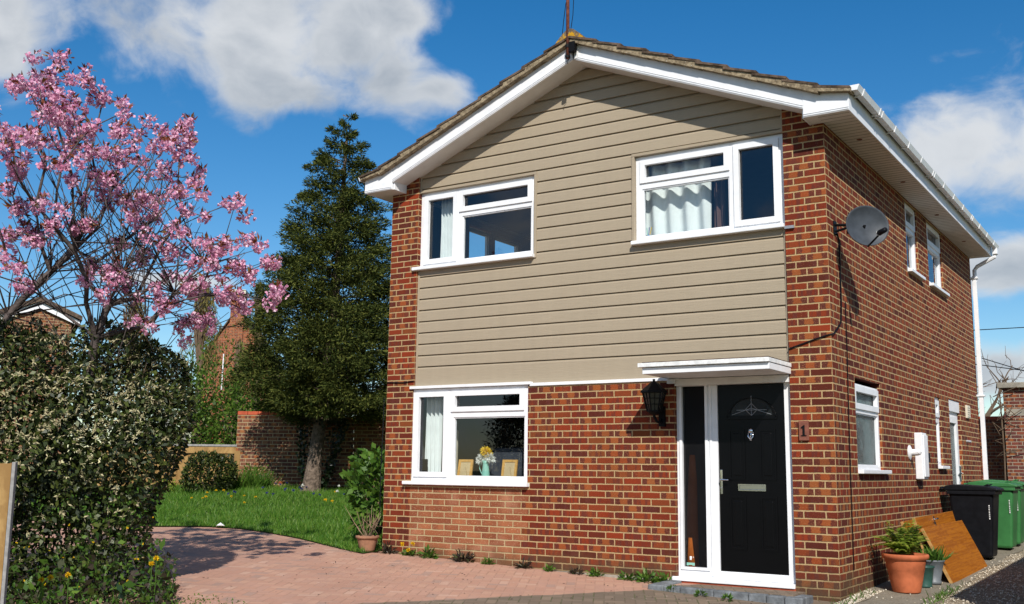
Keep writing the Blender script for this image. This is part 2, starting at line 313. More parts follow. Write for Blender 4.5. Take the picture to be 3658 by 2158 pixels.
M['dgreen'] = leaf_mat('glossy_green_leaf', (.018, .040, .010), (.040, .085, .018), rough=.22, spec=.6, transl=.12, c3=(.085, .14, .02))
M['mgreen'] = leaf_mat('mid_green_leaf', (.04, .095, .012), (.075, .16, .02), rough=.45, spec=.35, transl=.3, c3=(.13, .22, .03))
M['hgreen'] = leaf_mat('hedge_green_leaf', (.012, .020, .006), (.032, .046, .011), rough=.42, spec=.28, transl=.1, c3=(.085, .105, .02))
M['bgreen'] = leaf_mat('bush_leaf', (.035, .075, .010), (.075, .14, .016), rough=.5, spec=.25, transl=.35, c3=(.16, .24, .03))
M['ivy'] = leaf_mat('ivy_leaf', (.006, .014, .006), (.014, .028, .009), rough=.35, spec=.5, transl=.1)
M['purple'] = leaf_mat('purple_weed_leaf', (.03, .022, .02), (.06, .045, .03), rough=.5, spec=.3, transl=.15, c3=(.05, .07, .02))
M['grass'] = leaf_mat('grass_blade', (.06, .15, .014), (.105, .24, .024), rough=.45, spec=.3, transl=.4, c3=(.22, .31, .06))
M['fern'] = leaf_mat('fern_frond', (.09, .15, .015), (.20, .28, .03), rough=.5, spec=.25, transl=.45, c3=(.34, .36, .06))
M['willow'] = leaf_mat('budding_twig', (.13, .11, .035), (.20, .17, .055), rough=.8, spec=.1, transl=.2, c3=(.24, .17, .08))
M['yellow'] = leaf_mat('yellow_petal', (.75, .46, .01), (.85, .58, .02), rough=.6, spec=.2, transl=.3)
M['whitep'] = leaf_mat('white_petal', (.75, .74, .68), (.85, .85, .80), rough=.7, spec=.15, transl=.25)
M['bluep'] = leaf_mat('blue_petal', (.03, .03, .18), (.06, .06, .30), rough=.6, spec=.2, transl=.25)
M['pinkp'] = leaf_mat('deep_pink_petal', (.45, .08, .18), (.6, .16, .28), rough=.6, spec=.2, transl=.3)
M['pebble'] = leaf_mat('pebble', (.38, .31, .22), (.58, .51, .40), rough=.9, spec=.15, transl=0., c3=(.70, .65, .55))
M['orange'] = simple('orange_cloth', (.30, .085, .018), .9, .1)
# ---------------------------------------------------------------- mesh helpers
class MB:
    def __init__(s): s.v = []; s.f = []; s.mi = []
    def add(s, vs_, fs, m=0):
        b = len(s.v); s.v += [tuple(map(float, p)) for p in vs_]
        for f in fs: s.f.append(tuple(b+i for i in f)); s.mi.append(m)
        return s
    def box(s, x0, x1, y0, y1, z0, z1, m=0):
        if x0 > x1: x0, x1 = x1, x0
        if y0 > y1: y0, y1 = y1, y0
        if z0 > z1: z0, z1 = z1, z0
        return s.add([(x0, y0, z0), (x1, y0, z0), (x1, y1, z0), (x0, y1, z0), (x0, y0, z1), (x1, y0, z1), (x1, y1, z1), (x0, y1, z1)],
                     [(0, 3, 2, 1), (4, 5, 6, 7), (0, 1, 5, 4), (1, 2, 6, 5), (2, 3, 7, 6), (3, 0, 4, 7)], m)
    def prism(s, poly, d0, d1, axis='y', m=0):        # poly (a,b): axis y -> (x,z), axis x -> (y,z), axis z -> (x,y)
        def P(a, b, d): return {'y': (a, d, b), 'x': (d, a, b), 'z': (a, b, d)}[axis]
        n = len(poly); vs_ = [P(a, b, d0) for a, b in poly]+[P(a, b, d1) for a, b in poly]
        fs = [tuple(range(n)), tuple(reversed(range(n, 2*n)))]+[(i, i+n, (i+1) % n+n, (i+1) % n) for i in range(n)]
        return s.add(vs_, fs, m)
    def tube(s, pts, r, n=6, m=0, cap=True):
        pts = [Vector(p) for p in pts]; rs = r if hasattr(r, '__len__') else [r]*len(pts)
        vs_ = []; prev = None
        for i, p in enumerate(pts):
            d = (pts[min(i+1, len(pts)-1)]-pts[max(i-1, 0)])
            d = d.normalized() if d.length > 1e-9 else Vector((0, 0, 1))
            a = prev if prev is not None else (Vector((1, 0, 0)) if abs(d.x) < .8 else Vector((0, 1, 0)))
            u = (a-d*a.dot(d)); u = u.normalized() if u.length > 1e-6 else d.orthogonal().normalized(); w = d.cross(u); prev = u
            for k in range(n):
                an = 2*math.pi*k/n; vs_.append(p+(u*math.cos(an)+w*math.sin(an))*rs[i])
        fs = [(i*n+k, i*n+(k+1) % n, (i+1)*n+(k+1) % n, (i+1)*n+k) for i in range(len(pts)-1) for k in range(n)]
        if cap: fs += [tuple(reversed(range(n))), tuple(range((len(pts)-1)*n, len(pts)*n))]
        return s.add(vs_, fs, m)
    def lathe(s, prof, c=(0, 0, 0), n=24, m=0, sx=1., sy=1.):
        vs_ = []
        for r, z in prof:
            for k in range(n):
                a = 2*math.pi*k/n; vs_.append((c[0]+r*sx*math.cos(a), c[1]+r*sy*math.sin(a), c[2]+z))
        fs = [(i*n+k, i*n+(k+1) % n, (i+1)*n+(k+1) % n, (i+1)*n+k) for i in range(len(prof)-1) for k in range(n)]
        fs += [tuple(reversed(range(n))), tuple(range((len(prof)-1)*n, len(prof)*n))]
        return s.add(vs_, fs, m)
    def xform(s, M4):
        s.v = [tuple(M4 @ Vector(p)) for p in s.v]; return s
    def build(s, name, mats, parent=None, smooth=False, bevel=0., loc=None):
        me = bpy.data.meshes.new(name); me.from_pydata(s.v, [], s.f)
        mats = mats if isinstance(mats, (list, tuple)) else [mats]
        for q in mats: me.materials.append(q)
        if len(mats) > 1: me.polygons.foreach_set('material_index', s.mi)
        if smooth: me.polygons.foreach_set('use_smooth', [True]*len(me.polygons))
        bm = bmesh.new(); bm.from_mesh(me); bmesh.ops.recalc_face_normals(bm, faces=bm.faces); bm.to_mesh(me); bm.free()
        o = bpy.data.objects.new(name, me); col.objects.link(o)
        if parent is not None: o.parent = parent
        if loc is not None: o.location = loc
        if bevel:
            b = o.modifiers.new('bevel', 'BEVEL'); b.width = bevel; b.segments = 2; b.limit_method = 'ANGLE'; b.angle_limit = math.radians(50)
        return o
def raw(name, V, F, mats, parent=None, mi=None, smooth=False):       # fast numpy mesh, F is (n,k)
    V = np.asarray(V, np.float32); F = np.asarray(F, np.int32); me = bpy.data.meshes.new(name)
    me.vertices.add(len(V)); me.vertices.foreach_set('co', V.ravel()); k = F.shape[1]
    me.loops.add(F.size); me.loops.foreach_set('vertex_index', F.ravel())
    me.polygons.add(len(F)); me.polygons.foreach_set('loop_start', np.arange(0, F.size, k, dtype=np.int32))
    mats = mats if isinstance(mats, (list, tuple)) else [mats]
    for q in mats: me.materials.append(q)
    if mi is not None: me.polygons.foreach_set('material_index', np.asarray(mi, np.int32))
    if smooth: me.polygons.foreach_set('use_smooth', np.ones(len(F), bool))
    me.update(calc_edges=True); me.validate()
    o = bpy.data.objects.new(name, me); col.objects.link(o)
    if parent is not None: o.parent = parent
    return o
def unit(a): return a/np.maximum(np.linalg.norm(a, axis=-1, keepdims=True), 1e-9)
def leaf_arrays(C, D, Nn, L, Wd, fold=.15, widest=.45):     # folded diamond leaves: base C, axis D, normal Nn
    D = unit(D); S = unit(np.cross(D, Nn)); Nn = np.cross(S, D)
    L = np.broadcast_to(np.asarray(L, float), (len(C),))[:, None]; Wd = np.broadcast_to(np.asarray(Wd, float), (len(C),))[:, None]
    mid = C+D*L*widest+Nn*L*fold*.6
    V = np.stack([C, mid+S*Wd/2, C+D*L-Nn*L*fold*.5, mid-S*Wd/2], 1).reshape(-1, 3)
    F = np.arange(len(V)).reshape(-1, 4); return V, F
def rand_dir(n): return unit(rng.normal(size=(n, 3)))
def tag(o, label, cat, group=None):
    o['label'] = label; o['category'] = cat
    if group: o['group'] = group
    return o
def thing(name, label, cat, loc=(0, 0, 0), group=None):
    o = bpy.data.objects.new(name, None); o.empty_display_size = .2; col.objects.link(o); o.location = loc
    return tag(o, label, cat, group)
def struct(o, kind='structure'): o['kind'] = kind; return o
def copy_tree(o, loc, rz=0., sc=1., label=None):
    r = o.copy(); col.objects.link(r); r.location = loc; r.rotation_euler = (0, 0, rz); r.scale = (sc, sc, sc)
    if label: r['label'] = label
    for ch in list(o.children):
        c = ch.copy(); col.objects.link(c); c.parent = r
    return r
def holes_wall(mb, axis, u0, u1, v0, v1, holes, d0, d1, m=0):      # slab with rectangular openings, no hidden overlaps
    us = sorted({u0, u1, *[h[0] for h in holes], *[h[1] for h in holes]}); vs_ = sorted({v0, v1, *[h[2] for h in holes], *[h[3] for h in holes]})
    us = [a for a in us if u0-1e-9 <= a <= u1+1e-9]; vs_ = [a for a in vs_ if v0-1e-9 <= a <= v1+1e-9]
    def solid(i, j):
        if not (0 <= i < len(us)-1 and 0 <= j < len(vs_)-1): return False
        a, b = (us[i]+us[i+1])/2, (vs_[j]+vs_[j+1])/2
        return not any(h[0] < a < h[1] and h[2] < b < h[3] for h in holes)
    def P(u, v, d): return (u, d, v) if axis == 'y' else (d, u, v)
    for i in range(len(us)-1):
        for j in range(len(vs_)-1):
            if not solid(i, j): continue
            a, b, c, e = us[i], us[i+1], vs_[j], vs_[j+1]
            for d in (d0, d1): mb.add([P(a, c, d), P(b, c, d), P(b, e, d), P(a, e, d)], [(0, 1, 2, 3)], m)
            for di, dj, q in ((-1, 0, [(a, c), (a, e)]), (1, 0, [(b, c), (b, e)]), (0, -1, [(a, c), (b, c)]), (0, 1, [(a, e), (b, e)])):
                if not solid(i+di, j+dj):
                    (p1, p2) = q; mb.add([P(*p1, d0), P(*p2, d0), P(*p2, d1), P(*p1, d1)], [(0, 1, 2, 3)], m)
    return mb
def sstep(a): a = min(1, max(0, a)); return a*a*(3-2*a)
def gz(x, y):                                      # lie of the land
    z = -.045-.0325*max(-22, min(x, 6))+(.03*max(y, -30) if y < 0 else .028*min(y, 14))
    if x < -5.9: z += .22*sstep((y-.6)/4.2)*sstep((-5.9-x)/.8)
    return z
gzv = np.vectorize(gz)
# ---------------------------------------------------------------- ground
def sheet(name, us, vs_, fn, m, kind='structure', dz=0.):
    V = []; 
    for v in vs_:
        for u in us: x, y = fn(u, v); V.append((x, y, gz(x, y)+dz))
    n = len(us); F = [(j*n+i, j*n+i+1, (j+1)*n+i+1, (j+1)*n+i) for j in range(len(vs_)-1) for i in range(n-1)]
    o = raw(name, V, F, m); struct(o, kind); return o
axis_ = [-700, -300, -120, -60, -40, -30]+list(np.arange(-26, 12.1, 1.0))+[16, 24, 40, 80, 200, 700]
sheet('ground', axis_, axis_, lambda u, v: (u, v), M['ground'], dz=-.06)
sheet('driveway', np.arange(-15, .21, .4), list(np.arange(-15, -.5, .5))+[-.5, -.25, 0, .3, .7, 1.2, 1.8], lambda u, v: (u, v), M['paver'], dz=0)
EDGE = [(-16, -2.2), (-12.5, -.95), (-11.2, -.45), (-10.2, -.1), (-9.7, .45), (-9.1, .62), (-8.4, .52), (-7.6, .30), (-6.9, .03), (-6.3, -.2), (-5.95, -.33), (-5.83, -.36)]
EX = np.array([e[0] for e in EDGE]); EY = np.array([e[1] for e in EDGE])
def edge_y(x): return np.interp(x, EX, EY)
lx = np.linspace(-16, -5.83, 60)
def lawn_pt(u, v): return (u, edge_y(u)+(8.5-edge_y(u))*v)
sheet('lawn', lx, np.linspace(0, 1, 40)**1.3, lawn_pt, M['lawn'], dz=.014)
sheet('path', [.0, .2, .4, .62, .72], np.linspace(-1.5, 15, 66), lambda u, v: (u+.03*math.sin(v*3.1)*(u > .5), v), M['path'], dz=.012)
sheet('gravel_bed', [.66, 1., 1.6, 2.5, 4], np.linspace(-3, 15, 40), lambda u, v: (u, v), M['gravelbed'], dz=.004)
sheet('gravel_strip', [.0, .05, .1, .15], np.linspace(-1.2, 1.15, 16), lambda u, v: (u*(1+.25*math.sin(v*5))*min(1, (1.2-v)*2), v), M['gravelbed'], dz=.018)
def pebbles(name, pts, r0, r1):
    n = len(pts); r = rng.uniform(r0, r1, n)[:, None, None]; base = np.array([(1, 0, 0), (0, 1, 0), (-1, 0, 0), (0, -1, 0), (0, 0, .7), (0, 0, -.5)])
    a = rng.uniform(0, 6.28, n); R = np.zeros((n, 3, 3)); R[:, 0, 0] = np.cos(a); R[:, 0, 1] = -np.sin(a); R[:, 1, 0] = np.sin(a); R[:, 1, 1] = np.cos(a); R[:, 2, 2] = 1
    V = (np.einsum('nij,kj->nki', R, base)*rng.uniform(.6, 1.2, (n, 6, 1))*r+np.asarray(pts)[:, None, :]).reshape(-1, 3)
    f = np.array([(0, 1, 4), (1, 2, 4), (2, 3, 4), (3, 0, 4), (1, 0, 5), (2, 1, 5), (3, 2, 5), (0, 3, 5)])
    F = (f[None]+6*np.arange(n)[:, None, None]).reshape(-1, 3); return struct(raw(name, V, F, M['pebble']), 'stuff')
px_ = np.concatenate([rng.uniform(.70, 2.2, 5200), rng.uniform(.0, .16, 900), rng.uniform(.1, .7, 60)]); py_ = np.concatenate([rng.uniform(-2.5, 6, 5200), rng.uniform(-1.2, 1.0, 900), rng.uniform(.3, 5, 60)])
pebbles('gravel', np.stack([px_, py_, gzv(px_, py_)+.016], 1), .006, .017)
# ---------------------------------------------------------------- the house
HW, HD, XR = 5.816, 8.2, -2.86
house = thing('brick_house', 'two storey red brick house with taupe boarded gable, white windows and black front door', 'house')
def lowz(x, off=0.): return 6.035-.41*abs(x-XR)+off
WIN = dict(w1=(-5.37, -3.585, 3.77, 4.80), w2=(-2.215, -.45, 3.77, 4.81), g1=(-5.385, -3.63, 1.03, 2.20))
b = MB()
holes_wall(b, 'y', -HW, 0, -.35, 4.9, [(-5.37, -.4425, 2.2, 4.9), (-5.385, -3.63, 1.0, 2.2), (-1.735, -.4425, .06, 2.2)], 0, .11)
b.prism([(-.4425, 4.9), (0, 4.9), (0, lowz(0)+.03), (-.4425, lowz(-.4425)+.03)], 0, .11)
b.prism([(-HW, 4.9), (-5.37, 4.9), (-5.37, lowz(-5.37)+.03), (-HW, lowz(-HW)+.03)], 0, .11)
b.build('front_wall', M['brick'], house)
SW = [(.80, 1.86, 1.20, 2.225), (4.82, 5.19, 1.28, 2.275), (5.78, 6.62, .16, 2.30), (3.55, 4.22, 3.83, 4.80), (4.86, 5.86, 3.84, 4.80)]
b = MB(); holes_wall(b, 'x', .11, HD, -.35, 4.9, SW, 0, -.11)
b.build('side_wall', M['brick'], house)
b = MB(); holes_wall(b, 'x', .11, HD, -.35, 4.9, [(1.60, 2.19, 3.9, 4.76), (2.27, 3.0, 3.9, 4.72)], -HW, -HW+.11); b.box(-HW+.11, -.11, HD-.11, HD, -.35, 4.9)
b.prism([(-HW, 4.9), (0, 4.9), (XR, 6.2)], HD-.1, HD); b.build('rear_wall', M['brick'], house)
# interior
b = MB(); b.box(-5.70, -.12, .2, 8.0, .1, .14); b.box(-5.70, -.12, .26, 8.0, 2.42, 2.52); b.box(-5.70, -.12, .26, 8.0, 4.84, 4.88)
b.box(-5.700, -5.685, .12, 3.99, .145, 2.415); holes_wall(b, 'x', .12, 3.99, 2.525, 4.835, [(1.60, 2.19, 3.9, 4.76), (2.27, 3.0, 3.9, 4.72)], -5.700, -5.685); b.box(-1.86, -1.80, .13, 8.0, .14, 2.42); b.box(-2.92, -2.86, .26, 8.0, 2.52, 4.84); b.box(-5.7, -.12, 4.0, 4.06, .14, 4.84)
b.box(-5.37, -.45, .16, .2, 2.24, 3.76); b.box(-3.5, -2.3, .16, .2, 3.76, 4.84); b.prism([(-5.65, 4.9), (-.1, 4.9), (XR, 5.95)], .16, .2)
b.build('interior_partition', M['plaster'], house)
# cladding: overlapping boards with a shadow groove
PITCHB, B0 = .1475, 2.4955
b = MB()
def clad_piece(x0, x1, za, zb, zlo, zhi):
    # one board from zlo to zhi (its full section), cut to za..zb
    prof = [(zlo, .058), (zlo+.002, .031), (zhi-.032, .034), (zhi-.007, .052), (zhi, .058)]
    def yat(z):
        for (p, q), (p2, q2) in zip(prof, prof[1:]):
            if p <= z <= p2: return q+(q2-q)*(z-p)/(p2-p)
        return .05
    zs = [za]+[p for p, _ in prof if za < p < zb]+[zb]
    vs_ = [(x0, yat(z), z) for z in zs]+[(x1, yat(z), z) for z in zs]; n = len(zs)
    b.add(vs_, [(i, i+n, i+n+1, i+1) for i in range(n-1)])
rows = [(2.215, B0)]+[(B0+PITCHB*k, B0+PITCHB*(k+1)) for k in range(24)]
for zlo, zhi in rows:
    hw = (6.06-zlo)/.41
    if zlo > 6.0: continue
    X0, X1 = max(-5.352, XR-hw), min(-.462, XR+hw)
    cuts = sorted({zlo, zhi, *[c for c in (WIN['w1'][2], WIN['w1'][3], WIN['w2'][3]) if zlo < c < zhi]})
    for za, zb in zip(cuts, cuts[1:]):
        zm = (za+zb)/2; segs = [(X0, X1)]
        for k in ('w1', 'w2'):
            wx0, wx1, wz0, wz1 = WIN[k]
            if wz0 < zm < wz1:
                ns = []
                for s0, s1 in segs:
                    if wx0 > s0: ns.append((s0, min(s1, wx0-.03)))
                    if wx1 < s1: ns.append((max(s0, wx1+.03), s1))
                segs = [q for q in ns if q[1]-q[0] > .01] if wx0 < X1 else segs
        for s0, s1 in segs: clad_piece(s0, s1, za, zb, zlo, zhi)
clad = b.build('cladding', M['clad'], house)
b = MB()
for (x0, x1, z0, z1) in ((-5.37, -5.345, 2.215, 3.75), (-5.37, -5.345, 4.83, 5.03), (-.468, -.4435, 2.215, 3.75), (-.468, -.4435, 4.84, 5.06)): MB().box(x0, x1, .022, .07, z0, z1).build('edge_trim', M['clad'], clad, bevel=.004)
for k in ('w1', 'w2'):
    x0, x1, z0, z1 = WIN[k]
    b.box(max(x0-.035, -5.37), min(x1+.035, -.444), .018, .10, z1, z1+.035)
    if k == 'w1': b.box(x1, x1+.035, .018, .10, z0-.02, z1)
    else: b.box(x0-.035, x0, .018, .10, z0-.02, z1)
    b.build('window_trim', M['clad'], clad, bevel=.004); b = MB()
# white strips below the boards
b = MB(); b.box(-3.60, -1.70, -.02, .05, 2.185, 2.222); b.box(-5.42, -3.585, -.03, .05, 2.205, 2.24); b.build('drip_strip', M['white'], house, bevel=.004)
# windows
def ring(mb, axis, u0, u1, v0, v1, w, d0, d1):
    holes_wall(mb, axis, u0, u1, v0, v1, [(u0+w, u1-w, v0+w, v1-w)], d0, d1)
def window(axis, u0, u1, v0, v1, face, into, lights, sill=None, glassm='glass', wallsign=1, name='window', fw=.05):
    """frame with fixed or opening lights; lights (u0,u1,v0,v1,opening)"""
    b = MB(); holes_wall(b, axis, u0, u1, v0, v1, [l[:4] for l in lights], face, face+into*.07)
    w = b.build(name, M['white'], house, bevel=.004)
    for l in lights:
        a0, a1, c0, c1, op = l
        if op:
            s = MB(); ring(s, axis, a0-.022, a1+.022, c0-.022, c1+.022, .062, face-into*.018, face+into*.03); s.build('sash', M['white'], w, bevel=.009)
            g = .04
        else: 
            s = MB(); ring(s, axis, a0+.0005, a1-.0005, c0+.0005, c1-.0005, .014, face+into*.012, face+into*.05); s.build('glazing_bead', M['white'], w); g = .012
        p = MB(); d = face+into*.035
        if axis == 'y': p.add([(a0+g, d, c0+g), (a1-g, d, c0+g), (a1-g, d, c1-g), (a0+g, d, c1-g)], [(0, 1, 2, 3)])
        else: p.add([(d, a0+g, c0+g), (d, a1-g, c0+g), (d, a1-g, c1-g), (d, a0+g, c1-g)], [(0, 1, 2, 3)])
        p.build('pane', M[glassm], w)
    if sill:
        s = MB(); sx0, sx1, sz0, sz1, out, back = sill
        if axis == 'y': s.box(sx0, sx1, out, back, sz0, sz1)
        else: s.box(out, back, sx0, sx1, sz0, sz1)
        s.build('sill', M['white'], w, bevel=.006)
    return w
wy = .065
window('y', -5.368, -3.588, 3.80, 4.80, wy, 1, [(-5.285, -4.80, 3.86, 4.735, True), (-4.725, -3.655, 4.50, 4.735, True), (-4.70, -3.645, 3.845, 4.42, False)], (-5.43, -3.57, 3.755, 3.798, -.045, wy+.07))
window('y', -2.212, -.452, 3.80, 4.805, wy, 1, [(-2.135, -1.09, 4.51, 4.74, True), (-2.133, -1.075, 3.85, 4.42, False), (-.998, -.53, 3.865, 4.745, True)], (-2.235, -.445, 3.755, 3.798, -.045, wy+.07))
window('y', -5.383, -3.632, 1.045, 2.20, .015, 1, [(-5.32, -4.845, 1.12, 2.14, True), (-4.75, -3.71, 1.925, 2.14, True), (-4.738, -3.68, 1.105, 1.835, False)], (-5.47, -3.60, 1.0, 1.043, -.07, .08))
# side windows (obscured glass)
def side_win(u0, u1, v0, v1, lights, sill=True, **k):
    return window('x', u0, u1, v0, v1, -.03, -1, lights, (u0-.0, u1+.14, v0-.045, v0-.002, .06, -.12) if sill else None, glassm=k.get('g', 'obscure'))
side_win(.802, 1.858, 1.245, 2.165, [(.85, 1.80, 1.915, 2.12, True), (.84, 1.81, 1.285, 1.85, False)])
side_win(4.822, 5.188, 1.325, 2.27, [(4.88, 5.13, 2.02, 2.21, True), (4.88, 5.13, 1.38, 1.92, False)])
side_win(3.552, 4.218, 3.875, 4.798, [(3.61, 4.15, 4.5, 4.74, True), (3.61, 4.15, 3.92, 4.42, False)], g='glass')
side_win(4.862, 5.858, 3.885, 4.798, [(4.93, 5.79, 4.5, 4.74, True), (4.93, 5.79, 3.93, 4.42, False)], g='glass')
for u0, u1 in ((1.602, 2.188), (2.272, 2.998)): window('x', u0, u1, 3.905, 4.715, -HW+.03, 1, [(u0+.04, u1-.04, 3.95, 4.68, False)], None)
b = MB(); b.box(-.11, -.01, 5.79, 6.61, 2.13, 2.298); b.build('door_header', M['white'], house, bevel=.004)
# side door
b = MB(); holes_wall(b, 'x', 5.782, 6.618, .165, 2.128, [(5.87, 6.53, .25, 2.06)], -.045, -.115); sd = b.build('side_door', M['white'], house, bevel=.005)
s = MB(); ring(s, 'x', 5.872, 6.528, .252, 2.058, .09, -.035, -.09); s.build('sash', M['white'], sd, bevel=.008)
s = MB(); s.add([(-.07, 5.95, .34), (-.07, 6.45, .34), (-.07, 6.45, 1.98), (-.07, 5.95, 1.98)], [(0, 1, 2, 3)]); s.build('pane', M['obscure'], sd)
s = MB(); s.box(-.034, -.006, 6.475, 6.50, 1.10, 1.34); s.box(-.022, .02, 6.40, 6.50, 1.215, 1.235); s.build('handle', M['chrome'], sd, bevel=.003)
# front entrance
DY = .055
b = MB(); holes_wall(b, 'y', -1.733, -.445, .10, 2.198, [(-1.672, -1.40, .20, 2.12), (-1.262, -.525, .175, 2.125)], DY, DY+.07)
ent = b.build('entrance_frame', M['white'], house, bevel=.005)
b = MB(); b.box(-1.78, -.4435, -.03, DY+.06, .055, .098); b.build('sill', M['white'], ent, bevel=.005)
b = MB(); ring(b, 'y', -1.70, -1.372, .17, 2.15, .03, DY-.014, DY+.02); b.build('sash', M['white'], ent, bevel=.008)
b = MB(); b.box(-1.352, -1.325, DY-.012, DY, .12, 2.19); b.build('mullion', M['white'], ent, bevel=.004)
b = MB(); b.add([(-1.672, DY+.03, .2), (-1.40, DY+.03, .2), (-1.40, DY+.03, 2.12), (-1.672, DY+.03, 2.12)], [(0, 1, 2, 3)]); b.build('pane', M['hallglass'], ent)
M['doorblack'] = simple('black_door', (.0025, .0025, .003), .28, .16, var=.1, bump=.0006, bs=90)
b = MB(); yd = DY+.014
b.box(-1.258, -.529, yd, yd+.05, .18, 2.12)
door = b.build('front_door', M['doorblack'], house, bevel=.003)
for (x0, x1, z0, z1) in ((-1.145, -.965, .40, .95), (-.81, -.63, .40, .95), (-1.145, -.965, 1.12, 1.65), (-.81, -.63, 1.12, 1.65)):
    b = MB(); ring(b, 'y', x0, x1, z0, z1, .022, yd-.007, yd+.01); b.box(x0+.045, x1-.045, yd-.005, yd+.01, z0+.045, z1-.045); b.build('moulded_panel', M['doorblack'], door, bevel=.006)
# fan light
def arc(cx, cz, r, n=14): return [(cx+r*math.cos(math.pi*k/n), cz+r*.78*math.sin(math.pi*k/n)) for k in range(n+1)]
b = MB(); outer, inner = arc(-.885, 1.765, .275), arc(-.885, 1.79, .235)
for k in range(14): b.prism([outer[k], outer[k+1], inner[k+1], inner[k]], yd-.012, yd+.01)
b.box(-1.16, -.61, yd-.012, yd+.01, 1.75, 1.79); b.build('fanlight_frame', M['doorblack'], door, bevel=.004)
M['fanglass'] = m_obscure('fanlight_glass', (.012, .014, .014), (.03, .035, .035), 0, 60)
b = MB(); b.prism(inner, yd-.002, yd+.004); b.build('fanlight_pane', M['fanglass'], door)
b = MB()
for a, e in (((-1.10, 1.80), (-.885, 1.87)), ((-.67, 1.80), (-.885, 1.87)), ((-.885, 1.775), (-.885, 2.0)), ((-1.05, 1.85), (-.72, 1.85)), ((-.885, 1.92), (-.82, 1.855)), ((-.885, 1.92), (-.95, 1.855)), ((-.885, 1.79), (-.82, 1.855)), ((-.885, 1.79), (-.95, 1.855))):
    b.tube([(a[0], yd-.004, a[1]), (e[0], yd-.004, e[1])], .003, 5)
b.build('lead_came', M['lead'], door)
b = MB(); b.lathe([(.004, 0), (.022, .01), (.024, .03), (.018, .045), (.004, .05)], (0, 0, 0), 12); b.xform(Matrix.Translation((-.895, yd-.012, 1.605)) @ Matrix.Scale(.5, 4, (0, 1, 0)))
b.tube([(-.918, yd-.01, 1.62), (-.922, yd-.02, 1.57), (-.895, yd-.024, 1.535), (-.868, yd-.02, 1.57), (-.872, yd-.01, 1.62)], .007, 6); b.box(-.905, -.885, yd-.012, yd, 1.53, 1.65)
b.build('door_knocker', M['chrome'], door, smooth=True)
b = MB(); ring(b, 'y', -1.045, -.745, 1.008, 1.078, .014, yd-.014, yd+.002); b.box(-1.03, -.76, yd-.007, yd, 1.022, 1.064); b.build('letterbox', M['chrome'], door, bevel=.003)
b = MB(); b.box(-1.243, -1.217, yd-.014, yd, .97, 1.225); b.tube([(-1.23, yd-.01, 1.12), (-1.23, yd-.05, 1.12), (-1.135, yd-.055, 1.118)], .009, 8); b.lathe([(.004, 0), (.009, .004), (.009, .012)], (-1.23, yd-.014, 1.03), 10); b.build('handle', M['chrome'], door, bevel=.003)
b = MB(); b.box(-1.262, -.525, DY-.004, DY+.012, .10, .172); b.build('threshold', M['white'], ent, bevel=.003)
b = MB(); b.box(-1.75, -.4435, -.012, .06, .015, .053); b.build('tile_course', M['coping'], house)
# canopy
b = MB(); b.box(-1.80, -.425, -.655, -.001, 2.205, 2.270); b.build('canopy', M['white'], house, bevel=.004)
cn = bpy.data.objects['canopy']
b = MB(); b.box(-1.838, -.418, -.69, -.001, 2.275, 2.318); b.build('canopy_upper_fascia', M['whitew'], cn, bevel=.004)
b = MB(); b.box(-1.80, -.43, -.66, .0, 2.318, 2.33); b.build('roofing_felt', M['tile'], cn)
b = MB(); b.box(-1.72, -.45, -.02, .045, 2.125, 2.199); b.box(-1.80, -1.70, -.05, 0, 2.20-.05, 2.199); b.build('bearer', M['soffit'], cn)
# plinth stones and front step
b = MB(); b.box(-HW+.02, -1.78, -.015, .05, -.35, .065+.0); b.build('plinth', M['concrete'], house)
step = thing('front_step', 'low doorstep of pink pavers edged with grey kerb blocks', 'doorstep', (0, 0, 0))
b = MB(); b.prism([(-1.66, -.40), (-.34, -.40), (-.34, -.02), (-1.66, -.02)], -.2, .035, 'z'); b.build('paving', M['paver'], step)
def kerb(x0, x1, y0, y1, zt):
    k = MB(); k.prism([(x0, y0), (x1, y0), (x1, y1), (x0, y1)], -.25, zt, 'z'); return k.build('kerb_block', M['gstone'], step, bevel=.012)
nk = 9
for i in range(nk):
    x0 = -1.83+i*(1.62/nk); kerb(x0, x0+1.62/nk-.004, -.51, -.404, .05-i*.0028)
kerb(-1.83, -1.664, -.40, -.20, .052); kerb(-1.83, -1.664, -.196, -.02, .054); kerb(-.336, -.21, -.40, -.18, .028)
# eaves, barge boards, roof
def barge_profile(t0, t1, s, extra):      # board along the slope on side s
    pass
b = MB(); g2 = MB()
BY0, BY1 = -.285, -.255
XL, XRR = XR-3.205, .345
for s, xe, xb in ((1, XRR, -.122), (-1, XL, XR-2.74)):
    zt = lambda x: lowz(x)+.195
    b.prism([(XR+s*.012, lowz(XR+s*.012)), (xb, lowz(xb)), (xb, zt(xb)), (XR+s*.012, zt(XR+s*.012))], BY0, BY1)
    for off in (.012, .034):          # moulded beads along the lower edge
        b.prism([(XR+s*.03, lowz(XR+s*.03)+off), (xb, lowz(xb)+off), (xb, lowz(xb)+off+.013), (XR+s*.03, lowz(XR+s*.03)+off+.013)], BY0-.007, BY0)
    xk = xe-s*.36
    box_ = [(xb, 4.82), (xe, 4.82), (xe, 5.045), (xk, 5.075), (xb, zt(xb))]
    b.prism(box_, BY0-.004, BY1)
    for off in (.010, .030): b.box(min(xb, xe), max(xb, xe), BY0-.011, BY0-.004, 4.82+off, 4.82+off+.012)
    b.box(min(xb, xb-s*.02), max(xb, xb-s*.02), BY1, -.001, 4.822, lowz(xb)+.02)
b.build('bargeboard', M['white'], house, bevel=.003)
b = MB()
